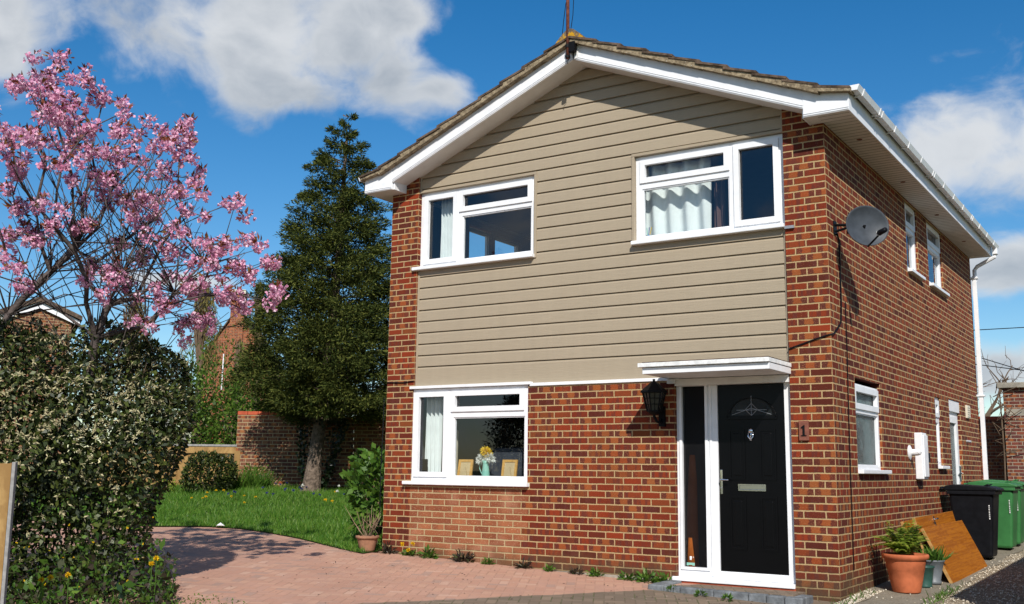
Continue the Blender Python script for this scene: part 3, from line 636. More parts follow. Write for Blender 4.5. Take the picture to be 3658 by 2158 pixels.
for s, xb in ((1, -.122), (-1, XR-2.74)):
    b.prism([(XR, lowz(XR)+.012), (xb, lowz(xb)+.012), (xb, lowz(xb)+.024), (XR, lowz(XR)+.024)], BY1, .12)
b.box(-.12, .33, BY1, HD+.05, 4.826, 4.836); b.box(XL+.015, XR-2.74, BY1, HD+.05, 4.826, 4.836)
sof = b.build('soffit', M['soffit'], house)
b = MB()
for k in range(int((HD+.2)/.1)):           # board joints of the soffit
    y = -.2+k*.1; b.box(.005, .328, y, y+.006, 4.8235, 4.826)
b.build('board_joint', M['greywood'], sof)
for y in (.75, 2.75, 4.75, 6.75): MB().lathe([(.028, 0), (.032, .003), (.02, .004)], (.17, y, 4.821), 14).build('soffit_vent', M['plaque'], sof)
MB().box(XRR-.018, XRR, BY1, HD+.08, 4.82, 5.045).build('fascia', M['white'], house, bevel=.003); MB().box(XL, XL+.018, BY1, HD+.08, 4.82, 5.045).build('fascia', M['white'], house, bevel=.003)
# roof tiles: courses laid with a step
b = MB(); vg = MB()
RY0, RY1 = -.372, HD+.2
def tilez(t): return 6.30-.41*t
NCR = 10; run = 3.2/NCR
for s in (1, -1):
    for k in range(NCR):
        t1 = 3.24-k*run; t0 = max(t1-run-.05, .0)
        lift = .032
        za, zb = tilez(t0)+.0, tilez(t1)+lift
        if k == 0: zb = tilez(t1)+.075
        jit = rng.uniform(-.004, .004)
        b.prism([(XR+s*t0, za-.0), (XR+s*t1, zb+jit), (XR+s*t1, zb-.026+jit), (XR+s*t0, za-.028)], RY0+rng.uniform(-.006, .006), RY1, 'y', 0)
        vz0, vz1 = tilez(t0)-.028, zb-.026
        vg.prism([(XR+s*t0, vz0), (XR+s*t1, vz1), (XR+s*t1, max(lowz(XR+s*t1)+.19, vz1-.085) if k else vz1-.03), (XR+s*t0, lowz(XR+s*t0)+.197)], -.360+rng.uniform(-.003, .003), -.2)
roof = b.build('roof', M['tile'], house)
vg.build('verge_mortar', M['verge'], roof)
b = MB()
for k in range(20):
    y0 = RY0-.004+k*.45; pr = [(XR+.20, 6.235), (XR+.13, 6.31), (XR+.05, 6.375), (XR, 6.39), (XR-.05, 6.375), (XR-.13, 6.31), (XR-.20, 6.235), (XR-.10, 6.25), (XR, 6.30), (XR+.10, 6.25)]
    b.prism([(x, z+.004*(k % 2)) for x, z in pr], y0, min(y0+.446, RY1))
b.build('ridge_tile', M['lichen'], roof)
b = MB()
for k in range(3): b.box(XR+.18+k*.32, XR+.20+k*.32+.1, RY0-.003, RY0+.35, 6.235-k*.13, 6.236-k*.13)
# gutter: box profile, fall to the rear, brackets and downpipe
def gut(x0, s, y0, y1, z0, z1):
    prof = [(0, 0), (.022, -.055), (.085, -.055), (.108, 0), (.100, 0), (.08, -.047), (.028, -.047), (.008, 0)]
    mb = MB(); n = len(prof)
    vs_ = [(x0+s*a, y0, z0+c) for a, c in prof]+[(x0+s*a, y1, z1+c) for a, c in prof]
    mb.add(vs_, [(i, i+n, (i+1) % n+n, (i+1) % n) for i in range(n)]); mb.prism([(x0+s*a, z0+c) for a, c in prof[:4]], y0, y0+.004)
    mb.prism([(x0+s*a, z1+c) for a, c in prof[:4]], y1-.004, y1); return mb
G0, G1 = 5.068, 4.995
gm = gut(.352, 1, -.30, HD+.06, G0, G1); gutter = gm.build('gutter', M['white'], house)
gut(XL-.007, -1, -.30, HD+.06, G0-.01, G1).build('gutter', M['white'], house)
for i in range(13):
    y = -.12+i*.66; z = G0+(G1-G0)*(y+.3)/(HD+.36); pr = [(-.002, -.062), (.018, -.064), (.092, -.064), (.114, .004), (.10, .006), (.104, -.002), (.084, -.056), (.02, -.056)]
    for yy in ((y,) if i % 4 != 1 else (y, y+.1)):
        k = MB(); k.prism([(.352+a, z+c) for a, c in pr], yy, yy+.03); k.build('gutter_bracket', M['white'], gutter)
b = MB(); yq = HD-.06
b.box(.375, .45, yq-.05, yq+.05, 4.84, G1-.056); b.tube([(.412, yq, 4.86), (.40, yq, 4.80), (.12, yq, 4.66), (.075, yq, 4.60), (.075, yq, 4.4)], .033, 8); b.box(.035, .10, yq-.033, yq+.033, .12, 4.5)
for z in (.9, 2.48, 4.45): b.box(.0, .125, yq-.05, yq+.05, z, z+.03)
b.build('downpipe', M['white'], house, bevel=.003)
b = MB(); b.box(XR+.02, XR+.075, BY0-.012, BY0, lowz(XR)-.0, lowz(XR)+.15); b.build('apex_joint', M['whitew'], house)
# cable clips and cables belong to the house walls
def cable(name, pts, r=.006, parent=None):
    c = MB(); c.tube(pts, r, 5); return c.build(name, M['blackp'], parent)
cable('wall_cable', [(.012, .52, 3.0), (.012, .52, 2.49), (.012, .49, 1.9), (.012, .47, 1.34), (.014, .455, .6), (.012, .458, .23)], .005, house)
cable('wall_cable', [(-5.36, -.012, 2.31), (-5.55, -.012, 2.295), (-5.80, -.012, 2.305), (-5.83, .02, 2.31)], .007, house)
cable('wall_cable', [(-5.85, -.01, 2.1), (-5.86, -.01, 1.5), (-5.87, -.012, 1.1), (-5.86, -.012, .5)], .006, house)
# ---------------------------------------------------------------- things on the house
t = thing('satellite_dish', 'dark grey mesh satellite dish on a black bracket by the brick corner', 'satellite dish', (0, .26, 3.75))
dc = Vector((.36, .19-.26, -.03)); dn = Vector((.66, -.75, .04)).normalized()
b = MB(); q = dn.to_track_quat('Z', 'Y').to_matrix().to_4x4(); prof = [(.002, -.055), (.06, -.053), (.12, -.043), (.17, -.026), (.205, -.008), (.222, .002), (.226, .0), (.226, -.008), (.21, -.016), (.17, -.036), (.12, -.053), (.06, -.063), (.002, -.065)]
b.lathe(prof, (0, 0, 0), 40, 0, 1.04, .95); b.xform(Matrix.Translation(dc) @ q); b.build('reflector', M['dish'], t, smooth=True)
def onplane(a, c, h): return dc+(q @ Vector((a, c, h)).to_4d()).to_3d()
b = MB(); low = onplane(0, -.215, 0); lnb = low+dn*.28+Vector((.0, .0, .075))
b.tube([low-dn*.02, low+(lnb-low)*.5, lnb], .011, 6); b.build('arm', M['blackp'], t)
b = MB(); b.tube([lnb-dn*.05, lnb, lnb+dn*.07], [.03, .028, .026], 10); b.build('receiver', M['blackp'], t, smooth=True)
b = MB(); b.tube([lnb-dn*.055, lnb-dn*.075], [.03, .024], 10); b.build('receiver_cap', M['whitew'], t)
b = MB(); b.box(0, .012, -.05, .05, -.07, .07); b.tube([(.01, 0, .03), (.16, -.01, .01)], .016, 6); b.tube([(.01, 0, -.04), (.16, -.01, -.01)], .014, 6); b.tube([(.15, -.01, -.08), (.15, -.01, .10)], .02, 8)
b.tube([(.15, -.01, .0), tuple(dc-dn*.05)], .02, 6); b.build('bracket', M['black'], t)
cable('cable', [(.02, .02, -.06), (.014, .11, -.12), (.014, .10, -.78), (.014, .06, -1.0), (.014, -.2, -1.14), (.014, -.262, -1.155), (-.02, -.272, -1.16), (-.2, -.272, -1.21), (-.44, -.272, -1.285)], .008, t)
t = thing('aerial_mast', 'rusty aerial pole with loose cables clamped to the gable apex', 'aerial mast', (XR-.03, -.36, 6.0))
b = MB(); b.tube([(0, 0, .02), (-.004, 0, 1.6)], .021, 8); b.build('pole', M['rust'], t, smooth=True)
b = MB(); b.box(-.02, .05, .01, .075, .12, .28); b.box(.02, .10, -.02, .04, .10, .22); b.tube([(0, 0, .16), (0, 0, .20)], .03, 8); b.tube([(0, 0, .03), (0, 0, .06)], .03, 8); b.build('clamp', M['black'], t)
cable('cable', [(.04, 0, .26), (.035, -.01, .3), (.075, -.01, .55), (.085, -.01, .75), (.05, -.01, .95), (.012, 0, 1.1)], .0045, t)
cable('cable', [(-.08, 0, .30), (-.06, 0, .5), (-.03, 0, .72), (0, 0, .8)], .0045, t)
cable('cable', [(.02, -.01, .12), (.04, -.012, .03), (.0, -.015, -.02), (.01, -.012, -.05)], .004, t)
# lantern
t = thing('wall_lantern', 'black six-sided lantern on the brick wall under the canopy', 'wall light', (-1.825, 0, 1.735))
def hexring(r, z, cx=-.075, cy=-.165): return [(cx+r*math.cos(math.pi/6+k*math.pi/3), cy+r*math.sin(math.pi/6+k*math.pi/3), z) for k in range(6)]
b = MB(); A, B_ = hexring(.075, .11), hexring(.125, .31)
for k in range(6): b.tube([A[k], B_[k]], .008, 5); b.tube([A[k], A[(k+1) % 6]], .008, 5); b.tube([B_[k], B_[(k+1) % 6]], .008, 5)
for f in (.36, .68):
    Cc = hexring(.075+.05*f, .11+.2*f)
    for k in range(6): b.tube([Cc[k], Cc[(k+1) % 6]], .004, 4)
for k in range(6):
    m0 = (Vector(A[k])+Vector(A[(k+1) % 6]))/2; m1 = (Vector(B_[k])+Vector(B_[(k+1) % 6]))/2; b.tube([m0, m1], .004, 4)
b.build('cage', M['black'], t)
b = MB(); a0, a1, a2 = hexring(.15, .31), hexring(.145, .33), hexring(.03, .43)
b.add(a0+a1+a2, [tuple(range(6))]+[(k, (k+1) % 6, (k+1) % 6+6, k+6) for k in range(6)]+[(k+6, (k+1) % 6+6, (k+1) % 6+12, k+12) for k in range(6)]+[tuple(range(12, 18))]); b.tube([(-.075, -.165, .42), (-.075, -.165, .46)], .014, 8); b.build('cap', M['black'], t)
M['lampglass'] = simple('smoked_glass', (.05, .045, .04), .15, .5)
b = MB(); A, B_ = hexring(.07, .115), hexring(.118, .305); b.add(A+B_, [(k, (k+1) % 6, (k+1) % 6+6, k+6) for k in range(6)]); b.build('glazing', M['lampglass'], t)
b = MB(); b.tube([(-.075, -.165, .11), (-.075, -.165, .05), (-.06, -.13, .0), (-.05, -.07, -.01), (-.05, -.02, .03)], .016, 8); b.box(-.085, -.015, -.035, 0, -.05, .17); b.lathe([(.03, 0), (.06, .02), (.07, .04)], (-.075, -.165, .07), 12); b.build('bracket', M['black'], t)
# number plaque
t = thing('number_plaque', 'brown wall plaque with a black number 1 on the brick pier', 'house number', (-.305, -.001, 1.624))
b = MB(); b.box(-.05, .05, -.028, 0, -.1, .1); b.build('plate', M['plaque'], t, bevel=.004)
b = MB(); b.prism([(-.008, -.045), (.012, -.045), (.012, .055), (.004, .055), (-.024, .035), (-.024, .022), (-.008, .03)], -.036, -.027); b.box(-.026, .03, -.036, -.0275, -.052, -.0455); b.build('numeral', M['black'], t)
# small junction by the corner
tag(MB().box(-.44, -.34, -.03, 0, 3.735, 3.765).build('wall_bracket', M['lead']), 'small pale metal bracket on the brick pier beside the upper window sill', 'bracket')
# meter box, flue, vent, overflow pipe
t = thing('meter_box', 'tall white plastic meter box on the brick side wall', 'meter box', (0, 3.44, 1.14))
b = MB(); b.box(.001, .10, 0, .26, 0, .585); b.build('case', M['white'], t, bevel=.012)
b = MB(); b.box(.10, .118, .02, .24, .03, .555); b.build('door', M['white'], t, bevel=.006)
t = thing('boiler_flue', 'round white boiler flue terminal on the side wall before the meter box', 'flue', (0, 3.16, 1.47))
b = MB(); b.lathe([(.092, 0), (.09, .012), (.06, .025), (.04, .03), (.04, .10), (.03, .104)], (0, 0, 0), 20); b.xform(Matrix.Rotation(math.pi/2, 4, 'Y')); b.build('terminal', M['whitew'], t, smooth=False)
b = MB(); b.tube([(.085, 0, 0), (.11, .0, .008), (.125, .0, .025)], [.042, .044, .036], 12); b.build('spout', M['whitew'], t)
b = MB(); b.box(0, .05, 3.92, 4.12, 1.36, 1.48); tag(b.build('socket_box', M['blackp'], bevel=.005), 'small black box on the side wall behind the meter box', 'electrical box')
b = MB(); b.box(0, .03, 7.04, 7.30, 2.08, 2.28)
for k in range(5): b.box(.03, .036, 7.06, 7.28, 2.1+k*.035, 2.115+k*.035)
tag(b.build('air_vent', M['cream'], bevel=.003), 'cream louvred air vent high on the side wall by the downpipe', 'air vent')
b = MB(); b.tube([(0, 7.0, 1.72), (.07, 7.0, 1.71)], .02, 8); tag(b.build('overflow_pipe', M['lead']), 'short grey overflow pipe sticking out of the side wall past the side door', 'pipe')
# ---------------------------------------------------------------- inside the windows
def curtain(name, label, x0, x1, z0, z1, y, amp=.03, n=40, waves=5, m='curtain', grp=None):
    zs = np.linspace(z0, z1, 12); us = np.linspace(0, 1, n); V = []
    for z in zs:
        h = (z-z0)/(z1-z0)
        for u in us:
            fl = 1-.16*math.sin(h*3.14)*0
            V.append((x0+(x1-x0)*u*fl, y+amp*(.5+.5*h)*math.sin(u*waves*6.28+.8*math.sin(h*2)), z))
    F = [(j*n+i, j*n+i+1, (j+1)*n+i+1, (j+1)*n+i) for j in range(11) for i in range(n-1)]
    o = raw(name, V, F, M[m], smooth=True); sm = o.modifiers.new('thickness', 'SOLIDIFY'); sm.thickness = .004
    return tag(o, label, 'curtain', grp)
curtain('curtain', 'white curtain gathered at the left of the upper left window', -5.18, -4.93, 3.7, 4.74, .24, .03, 50, 5)
curtain('curtain', 'wide pale curtain drawn across half of the upper right window', -2.2, -1.38, 3.7, 4.74, .27, .045, 60, 4)
curtain('curtain', 'cream curtain bunched at the left of the downstairs window', -5.34, -5.07, 1.0, 2.14, .22, .03, 50, 4)
M['brownlin'] = simple('brown_lining', (.12, .07, .06), .9, .1)
curtain('curtain', 'brown patterned curtain edge inside the upper right window', -1.37, -1.24, 3.7, 4.5, .34, .03, 30, 2, 'brownlin')
tag(MB().box(-5.06, -4.88, .26, .34, .95, 1.70).build('cushion_stack', M['cream'], bevel=.03), 'cream upholstered chair back behind the downstairs curtain', 'chair')
tag(MB().box(-5.33, -5.20, .10, .12, 1.09, 1.32).build('tablet', M['blackp'], bevel=.01), 'black tablet leaning in the downstairs window corner', 'tablet')
b = MB(); b.box(-5.37, -3.64, .086, .26, 1.045, 1.085); b.build('window_board', M['white'], house)
b = MB(); b.prism([(-4.65, 1.0), (-3.93, 1.0), (-3.98, 1.47), (-4.42, 1.47)], .45, 1.2); tag(b.build('covered_armchair', M['slategrey'], bevel=.04), 'dark grey cloth-covered armchair inside the downstairs window', 'armchair')
b = MB(); b.box(-2.1, -2.05, .4, 1.2, .2, 1.2); 
vase = thing('jug_vase', 'mint green enamel jug of artificial flowers on the downstairs window board', 'vase', (-4.345, .17, 1.086))
b = MB(); b.lathe([(.052, 0), (.054, .01), (.045, .09), (.037, .17), (.036, .185), (.05, .22), (.046, .22), (.033, .185)], (0, 0, 0), 24); b.build('jug', M['mint'], vase, smooth=True)
b = MB(); b.tube([(-.045, 0, .19), (-.085, 0, .18), (-.095, 0, .13), (-.06, 0, .06), (-.05, 0, .05)], .006, 6); b.build('handle', M['mint'], vase)
def flower_ball(c, r, n, L, Wd):
    d = rand_dir(n); C = np.asarray(c)+d*r*.25; return leaf_arrays(C, d, rand_dir(n), L, Wd, .1)
for c, mm, nm in (((.0, -.02, .335), 'yellow', 'yellow_bloom'), ((.03, .0, .31), 'yellow', 'yellow_bloom'), ((-.055, -.01, .245), 'whitep', 'white_bloom'), ((-.075, -.02, .22), 'whitep', 'white_bloom'), ((.06, -.02, .26), 'whitep', 'white_bloom'), ((.085, 0, .24), 'whitep', 'white_bloom')):
    V, F = flower_ball(c, .05, 60, .06, .022); raw(nm, V, F, M[mm], vase)
for lab, cx in (('small pine picture frame seen from behind left of the jug', -4.66), ('pine picture frame seen from behind at right of the jug', -4.0)):
    t = thing('picture_frame', lab, 'picture frame', (cx, .16, 1.086), 'picture frames on the window board'); t.rotation_euler = (math.radians(-12), 0, math.radians(8))
    b = MB(); ring(b, 'y', -.1, .1, 0, .235, .03, -.012, .012); b.build('frame', M['pine'], t, bevel=.003)
    b = MB(); b.box(-.07, .07, -.004, .006, .03, .205); b.build('backing', M['card'], t)
    b = MB(); b.prism([(-.035, .03), (.04, .03), (.01, .14), (-.005, .14)], -.03, -.012); b.build('easel_back', M['card'], t)
b = MB(); b.box(-2.08, -2.02, .2, .26, 3.84, 3.92)
pp = thing('pencil_pot', 'small pot of pens on the upper right window ledge', 'pen pot', (-2.10, .15, 3.84))
b = MB(); b.lathe([(.025, 0), (.026, .05), (.022, .05)], (0, 0, 0), 12); b.build('pot', M['chrome'], pp)
for k, mm in enumerate(('mint', 'bluep', 'yellow')): MB().tube([(-.01+.01*k, 0, .03), (-.02+.03*k, 0, .14)], .005, 5).build('pen', M[mm], pp)
tag(MB().tube([(-1.60, .13, .14), (-1.61, .15, .6), (-1.60, .15, 1.1), (-1.60, .15, 1.38)], [.07, .062, .05, .03], 10).build('hanging_coat', M['orange'], smooth=True), 'orange coat hanging behind the glass beside the front door', 'coat')
t = thing('spray_bottle', 'pale plastic bottle standing behind the glass beside the front door', 'bottle', (-1.60, .16-.045, .142))
MB().lathe([(.045, 0), (.045, .16), (.03, .2), (.015, .22), (.015, .27)], (0, 0, 0), 14).build('bottle', M['curtain'], t); MB().box(-.046, .046, -.047, -.0465, .07, .1).build('label_band', M['mint'], t)
# ---------------------------------------------------------------- pots, boards, bins on the side path
def fern(parent, c, n, L, m='fern'):
    Vs, Fs = [], []; off = 0
    for k in range(n):
        a = rng.uniform(0, 6.28); up = rng.uniform(.9, 1.7); l = L*rng.uniform(.6, 1.15); d = np.array([math.cos(a), math.sin(a), 0])
        for s in np.linspace(.1, 1, 13):
            p = np.asarray(c)+d*l*s*(.95 if up < 1.3 else .55)+np.array([0, 0, l*(up*s-.75*s*s)]); w = l*.24*(1-s)**.6*min(1, .4+s*3)+.012
            sd = np.array([-d[1], d[0], 0])
            for g in (1, -1):
                V, F = leaf_arrays(p[None], (sd*g+d*.35+np.array([0, 0, -.1]))[None], unit(np.array([[.25, -.45, 1.]])+rng.normal(size=(1, 3))*.25), w, w*.5, .05); Vs.append(V); Fs.append(F+off); off += len(V)
    return raw('fronds', np.concatenate(Vs), np.concatenate(Fs), M[m], parent)
def gzp(x, y): return (x, y, gz(x, y)+.014)
t = thing('terracotta_pot', 'large orange terracotta pot of ferns by the brick corner', 'plant pot', gzp(.37, 1.10))
H = .40; b = MB(); b.lathe([(.135, 0), (.14, .01), (.168, .14), (.178, .20), (.181, .205), (.184, .225), (.188, .23), (.198, .30), (.205, .315), (.205, .335), (.232, .345), (.236, .375), (.228, .39), (.208, .39), (.20, .36)], (0, 0, 0), 40); b.build('pot', M['terra'], t, smooth=True)
MB().lathe([(.2, 0), (.12, .01), (.01, .015)], (0, 0, .352), 20).build('soil', M['soil'], t); fern(t, (0, 0, .37), 64, .36)
t = thing('teal_pot', 'small teal glazed pot behind the terracotta fern pot', 'plant pot', gzp(.44, 1.62))
MB().lathe([(.075, 0), (.08, .012), (.075, .02), (.10, .2), (.108, .205), (.11, .225), (.1, .225), (.09, .2)], (0, 0, 0), 24).build('pot', M['teal'], t, smooth=True); MB().lathe([(.09, 0), (.01, .01)], (0, 0, .2), 16).build('soil', M['soil'], t)
t = thing('grey_pot', 'grey plastic pot with grassy leaves beside the wooden panels', 'plant pot', gzp(.46, 1.95))
MB().lathe([(.085, 0), (.09, .03), (.08, .04), (.105, .17), (.125, .24), (.132, .245), (.132, .26), (.12, .26), (.11, .23)], (0, 0, 0), 28).build('pot', M['galv'], t, smooth=True); MB().lathe([(.11, 0), (.01, .01)], (0, 0, .235), 16).build('soil', M['soil'], t)
n = 160; C = np.array([0, 0, .24])+rng.normal(size=(n, 3))*(.05, .05, .01); D = unit(rng.normal(size=(n, 3))*(.6, .6, .2)+(0, 0, .8))
V, F = leaf_arrays(C, D, rand_dir(n), rng.uniform(.1, .22, n), .022, .2); raw('leaves', V, F, M['mgreen'], t)
def board(label, yb0, L, xb, xt, zt, tilt=0., handle=False):
    z0 = gz(xb, yb0)+.016; t = thing('wooden_panel', label, 'door panel', (xb, yb0, z0), 'wooden panels leaning on the side wall')
    hgt = math.hypot(xb-xt, zt-z0); b = MB(); b.box(-.036, 0, 0, L, 0, hgt, 0)
    b.mi = [0]*6; b.mi = [1, 1, 1, 0, 1, 0]
    o = b.build('board', [M['teak'], M['edgewood']], t, bevel=.003)
    t.rotation_euler = (math.radians(.8), -math.atan2(xb-xt, zt-z0), tilt)
    if handle:
        h = MB(); h.box(0, .008, .83, .87, hgt-.19, hgt-.02); h.tube([(0, .85, hgt-.06), (.05, .85, hgt-.06), (.05, .74, hgt-.06)], .011, 8); h.build('handle', M['chrome'], t, bevel=.002)
    return t
board('foremost wooden panel of the pile, broad orange brown grain facing out', 2.14, 2.02, .63, .34, .60, -.03)
board('middle wooden panel with a chrome door handle at its upper edge', 2.22, 1.98, .42, .24, .71, -.02, True)
board('rearmost wooden panel, mostly hidden against the brick wall', 2.30, 1.6, .24, .09, .66, 0)
def wheelie_bin(name, label, mname, x, y, h=.98, dx=.55, dy=.52):
    t = thing(name, label, 'wheelie bin', (x, y, gz(x, y)+.014), None); m = M[mname]
    b = MB(); z1 = h-.1; bx = .09
    lo = [(bx, .07), (dx-.06, .07), (dx-.06, dy-.07), (bx, dy-.07)]; hi = [(.04, .01), (dx, .01), (dx, dy-.01), (.04, dy-.01)]
    b.add([(a, c, .02) for a, c in lo]+[(a, c, z1) for a, c in hi], [(0, 3, 2, 1), (4, 5, 6, 7)]+[(i, (i+1) % 4, (i+1) % 4+4, i+4) for i in range(4)])
    b.build('body', m, t, bevel=.035)
    b = MB(); b.box(.02, dx+.03, -.015, dy+.015, z1-.035, z1+.012); b.build('rim', m, t, bevel=.008)
    b = MB(); b.prism([(-.015, z1+.014), (dx+.06, z1+.014), (dx+.06, z1+.045), (dx-.05, z1+.075), (.12, z1+.095), (.0, z1+.075)], -.025, dy+.025, 'y'); b.build('lid', m, t, bevel=.014)
    b = MB(); b.tube([(-.045, .03, z1+.02), (-.06, .05, z1+.05), (-.06, dy-.05, z1+.05), (-.045, dy-.03, z1+.02)], .014, 8); b.build('handle', m, t)
    b = MB()
    for yy in (.14, dy-.14): b.tube([(dx-.12, yy-.05, z1+.08), (dx-.08, yy-.05, z1+.098), (dx-.08, yy+.05, z1+.098), (dx-.12, yy+.05, z1+.08)], .008, 6)
    b.build('lid_grip', m, t)
    for yy in (-.0, dy-.05):
        w = MB(); w.lathe([(.02, 0), (.09, 0), (.1, .012), (.1, .038), (.09, .05), (.02, .05)], (0, 0, 0), 20); w.xform(Matrix.Translation((.075, yy+.05, .1)) @ Matrix.Rotation(math.pi/2, 4, 'X')); w.build('wheel', M['blackp'], t)
    b = MB(); zz = z1-.17
    for hh in (.022, .012, .018, .008, .02, .02, .02, .03): b.box(dx-.056, dx-.044, .0055+.0, .03, zz-hh*.8, zz); zz -= hh+.006
    b.xform(Matrix.Translation((-.01, .012, 0))); b.build('painted_mark', M['whitew'], t)
    return t
wheelie_bin('wheelie_bin', 'black wheelie bin with closed lid behind the wooden panels', 'blackp', .09, 4.72, .98, .60, .55)
wheelie_bin('wheelie_bin', 'green wheelie bin directly behind the black bin', 'green', .12, 6.25, .98, .60, .55)
wheelie_bin('wheelie_bin', 'farther green wheelie bin, half hidden behind the other green one', 'green', .13, 6.95, .98, .60, .55)
# ---------------------------------------------------------------- vegetation helpers
def shell_points(n, c, r, rough=.25, lo=.72, seed=0, flat=-1.):
    d = rand_dir(n); d = d[d[:, 2] > flat]
    f = np.zeros(len(d)); g = np.random.default_rng(seed)
    for k in range(9):
        a = unit(g.normal(size=3)); f += g.uniform(.4, 1)*np.sin(d@a*g.uniform(3, 8)+g.uniform(0, 6))
    rad = 1+rough*f/3.
    s = rng.uniform(lo, 1, len(d))**.7
    return np.asarray(c)+d*np.asarray(r)*(rad*s)[:, None], d
def shrub(name, label, cat, base, r, n, L, Wd, m, group=None, rough=.25, seed=1, lo=.55, stems=5, up=.3, flat=-.75):
    t = thing(name, label, cat, base, group)
    C, d = shell_points(n, (0, 0, r[2]*.95), r, rough, lo, seed, flat)
    D = unit(d+rng.normal(size=d.shape)*.7+(0, 0, up)); N_ = unit(d+rng.normal(size=d.shape)*.6)
    V, F = leaf_arrays(C, D, N_, rng.uniform(.7, 1.2, len(C))*L, Wd, .15); raw('foliage', V, F, M[m], t)
    b = MB()
    for k in range(stems):
        a = 6.28*k/stems+rng.uniform(-.3, .3); e = (r[0]*.55*math.cos(a), r[1]*.55*math.sin(a), r[2]*rng.uniform(.9, 1.5))
        b.tube([(.03*math.cos(a), .03*math.sin(a), -.05), (e[0]*.4, e[1]*.4, e[2]*.5), e], [.02, .014, .004], 5)
    b.build('stem', M['twig'], t); return t
# conifer
TB = at(762, 1206, 21.4); tx, ty = TB[0], TB[1]; tz = gz(tx, ty)
con = thing('conifer_tree', 'tall dark green conifer with leaning bare trunk by the garden wall', 'tree', (tx, ty, tz))
ss = 21.4*.925/FPX*PX                                    # metres per px of the 2516 picture at the tree
rt = np.array([RR[0], RR[1], 0]); rt = rt/np.linalg.norm(rt); fw_ = np.array([-rt[1], rt[0], 0])
def tp(dx, up_, dep=0.): return rt*dx+fw_*dep+np.array([0, 0, up_])
prof_y = np.array([262, 300, 350, 400, 440, 500, 560, 620, 680, 750, 820, 870, 920, 960, 1000, 1030]); prof_l = np.array([818, 800, 772, 745, 730, 712, 690, 668, 650, 628, 605, 588, 592, 612, 650, 720]); prof_r = np.array([824, 842, 866, 885, 898, 908, 922, 940, 955, 968, 985, 1000, 1005, 1000, 995, 990])
def zpx(y): return at(800, y, 21.4)[2]-tz
Vs, Fs, off = [], [], 0; br = MB(); br.tube([tp(0, -.1), tp(.02, .12), tp(.06, .6), tp(.13, 1.3), tp(.25, 2.4), tp(.38, 4.6), tp(.46, 7.4)], [.27, .19, .145, .13, .12, .08, .02], 12)
NB = 760
for k in range(NB+420):
    inner = k >= NB
    y = 266+(1024-266)*(max(.0004, (k % NB+.5*rng.uniform())/NB) if not inner else rng.uniform(.02, 1))**.5
    l, r_ = np.interp(y, prof_y, prof_l), np.interp(y, prof_y, prof_r); cx = ((l+r_)/2-762)*ss; R_ = max(.05, (r_-l)/2*ss)
    a = k*2.39996+rng.uniform(-.5, .5); o = np.array([math.cos(a), math.sin(a)])
    ext = R_*(rng.uniform(.74, 1.06)*(1+.07*math.sin(y*.09+2*math.sin(a*3))) if not inner else rng.uniform(.2, .65)); sz = (.055+.165*min(1, R_/1.2))*rng.uniform(.7, 1.25)
    outd = unit(tp(o[0], .18, o[1])); side = unit(np.cross(outd, (0, 0, 1))); upv = np.cross(side, outd)
    cpt = tp(cx+o[0]*ext, zpx(y)+rng.uniform(-.12, .12), o[1]*ext)
    m_ = 140 if not inner else 90
    q = rng.normal(size=(m_, 3)); q = unit(q)*rng.uniform(.35, 1, (m_, 1))**.6
    loc = np.outer(q[:, 0]*1.25, outd)+np.outer(q[:, 1]*.95, side)+np.outer(q[:, 2]*.55-.35*np.clip(q[:, 0], 0, 1)**2, upv)
    C = cpt+loc*sz; nrm = unit(loc*.9+outd*.35+np.array([0, 0, .45])+rng.normal(size=(m_, 3))*.35)
    D = unit(loc*.6+outd*.7+rng.normal(size=(m_, 3))*.5); V, F = leaf_arrays(C, D, nrm, rng.uniform(.05, .125, m_), rng.uniform(.013, .028, m_), .12, .55)
    Vs.append(V); Fs.append(F+off); off += len(V)
    if k % 5 == 0: br.tube([tp(cx*.8, zpx(y)-ext*.1), cpt-outd*.1], [.018, .006], 4)
raw('crown', np.concatenate(Vs), np.concatenate(Fs), M['conifer'], con); br.build('trunk', M['bark'], con)
n = 3000; h = rng.uniform(-.05, 2.9, n); a = rng.uniform(0, 6.28, n); rr = (.20+.26*np.sin(np.clip(h, 0, 2.9)/2.9*3.0)**1.0)*rng.uniform(.75, 1.1, n)
keep = ~((np.sin(a) < -.1) & (h < 1.3) & (np.abs(np.cos(a)) < .75)); h, a, rr = h[keep], a[keep], rr[keep]
C = np.stack([tp(.02+.1*hh+r2*math.cos(aa), hh, .22+r2*math.sin(aa)) for hh, aa, r2 in zip(h, a, rr)]); D = unit(rng.normal(size=C.shape)+(0, 0, -.3))
V, F = leaf_arrays(C, D, rand_dir(len(C)), .07, .06, .1); raw('ivy', V, F, M['ivy'], con)
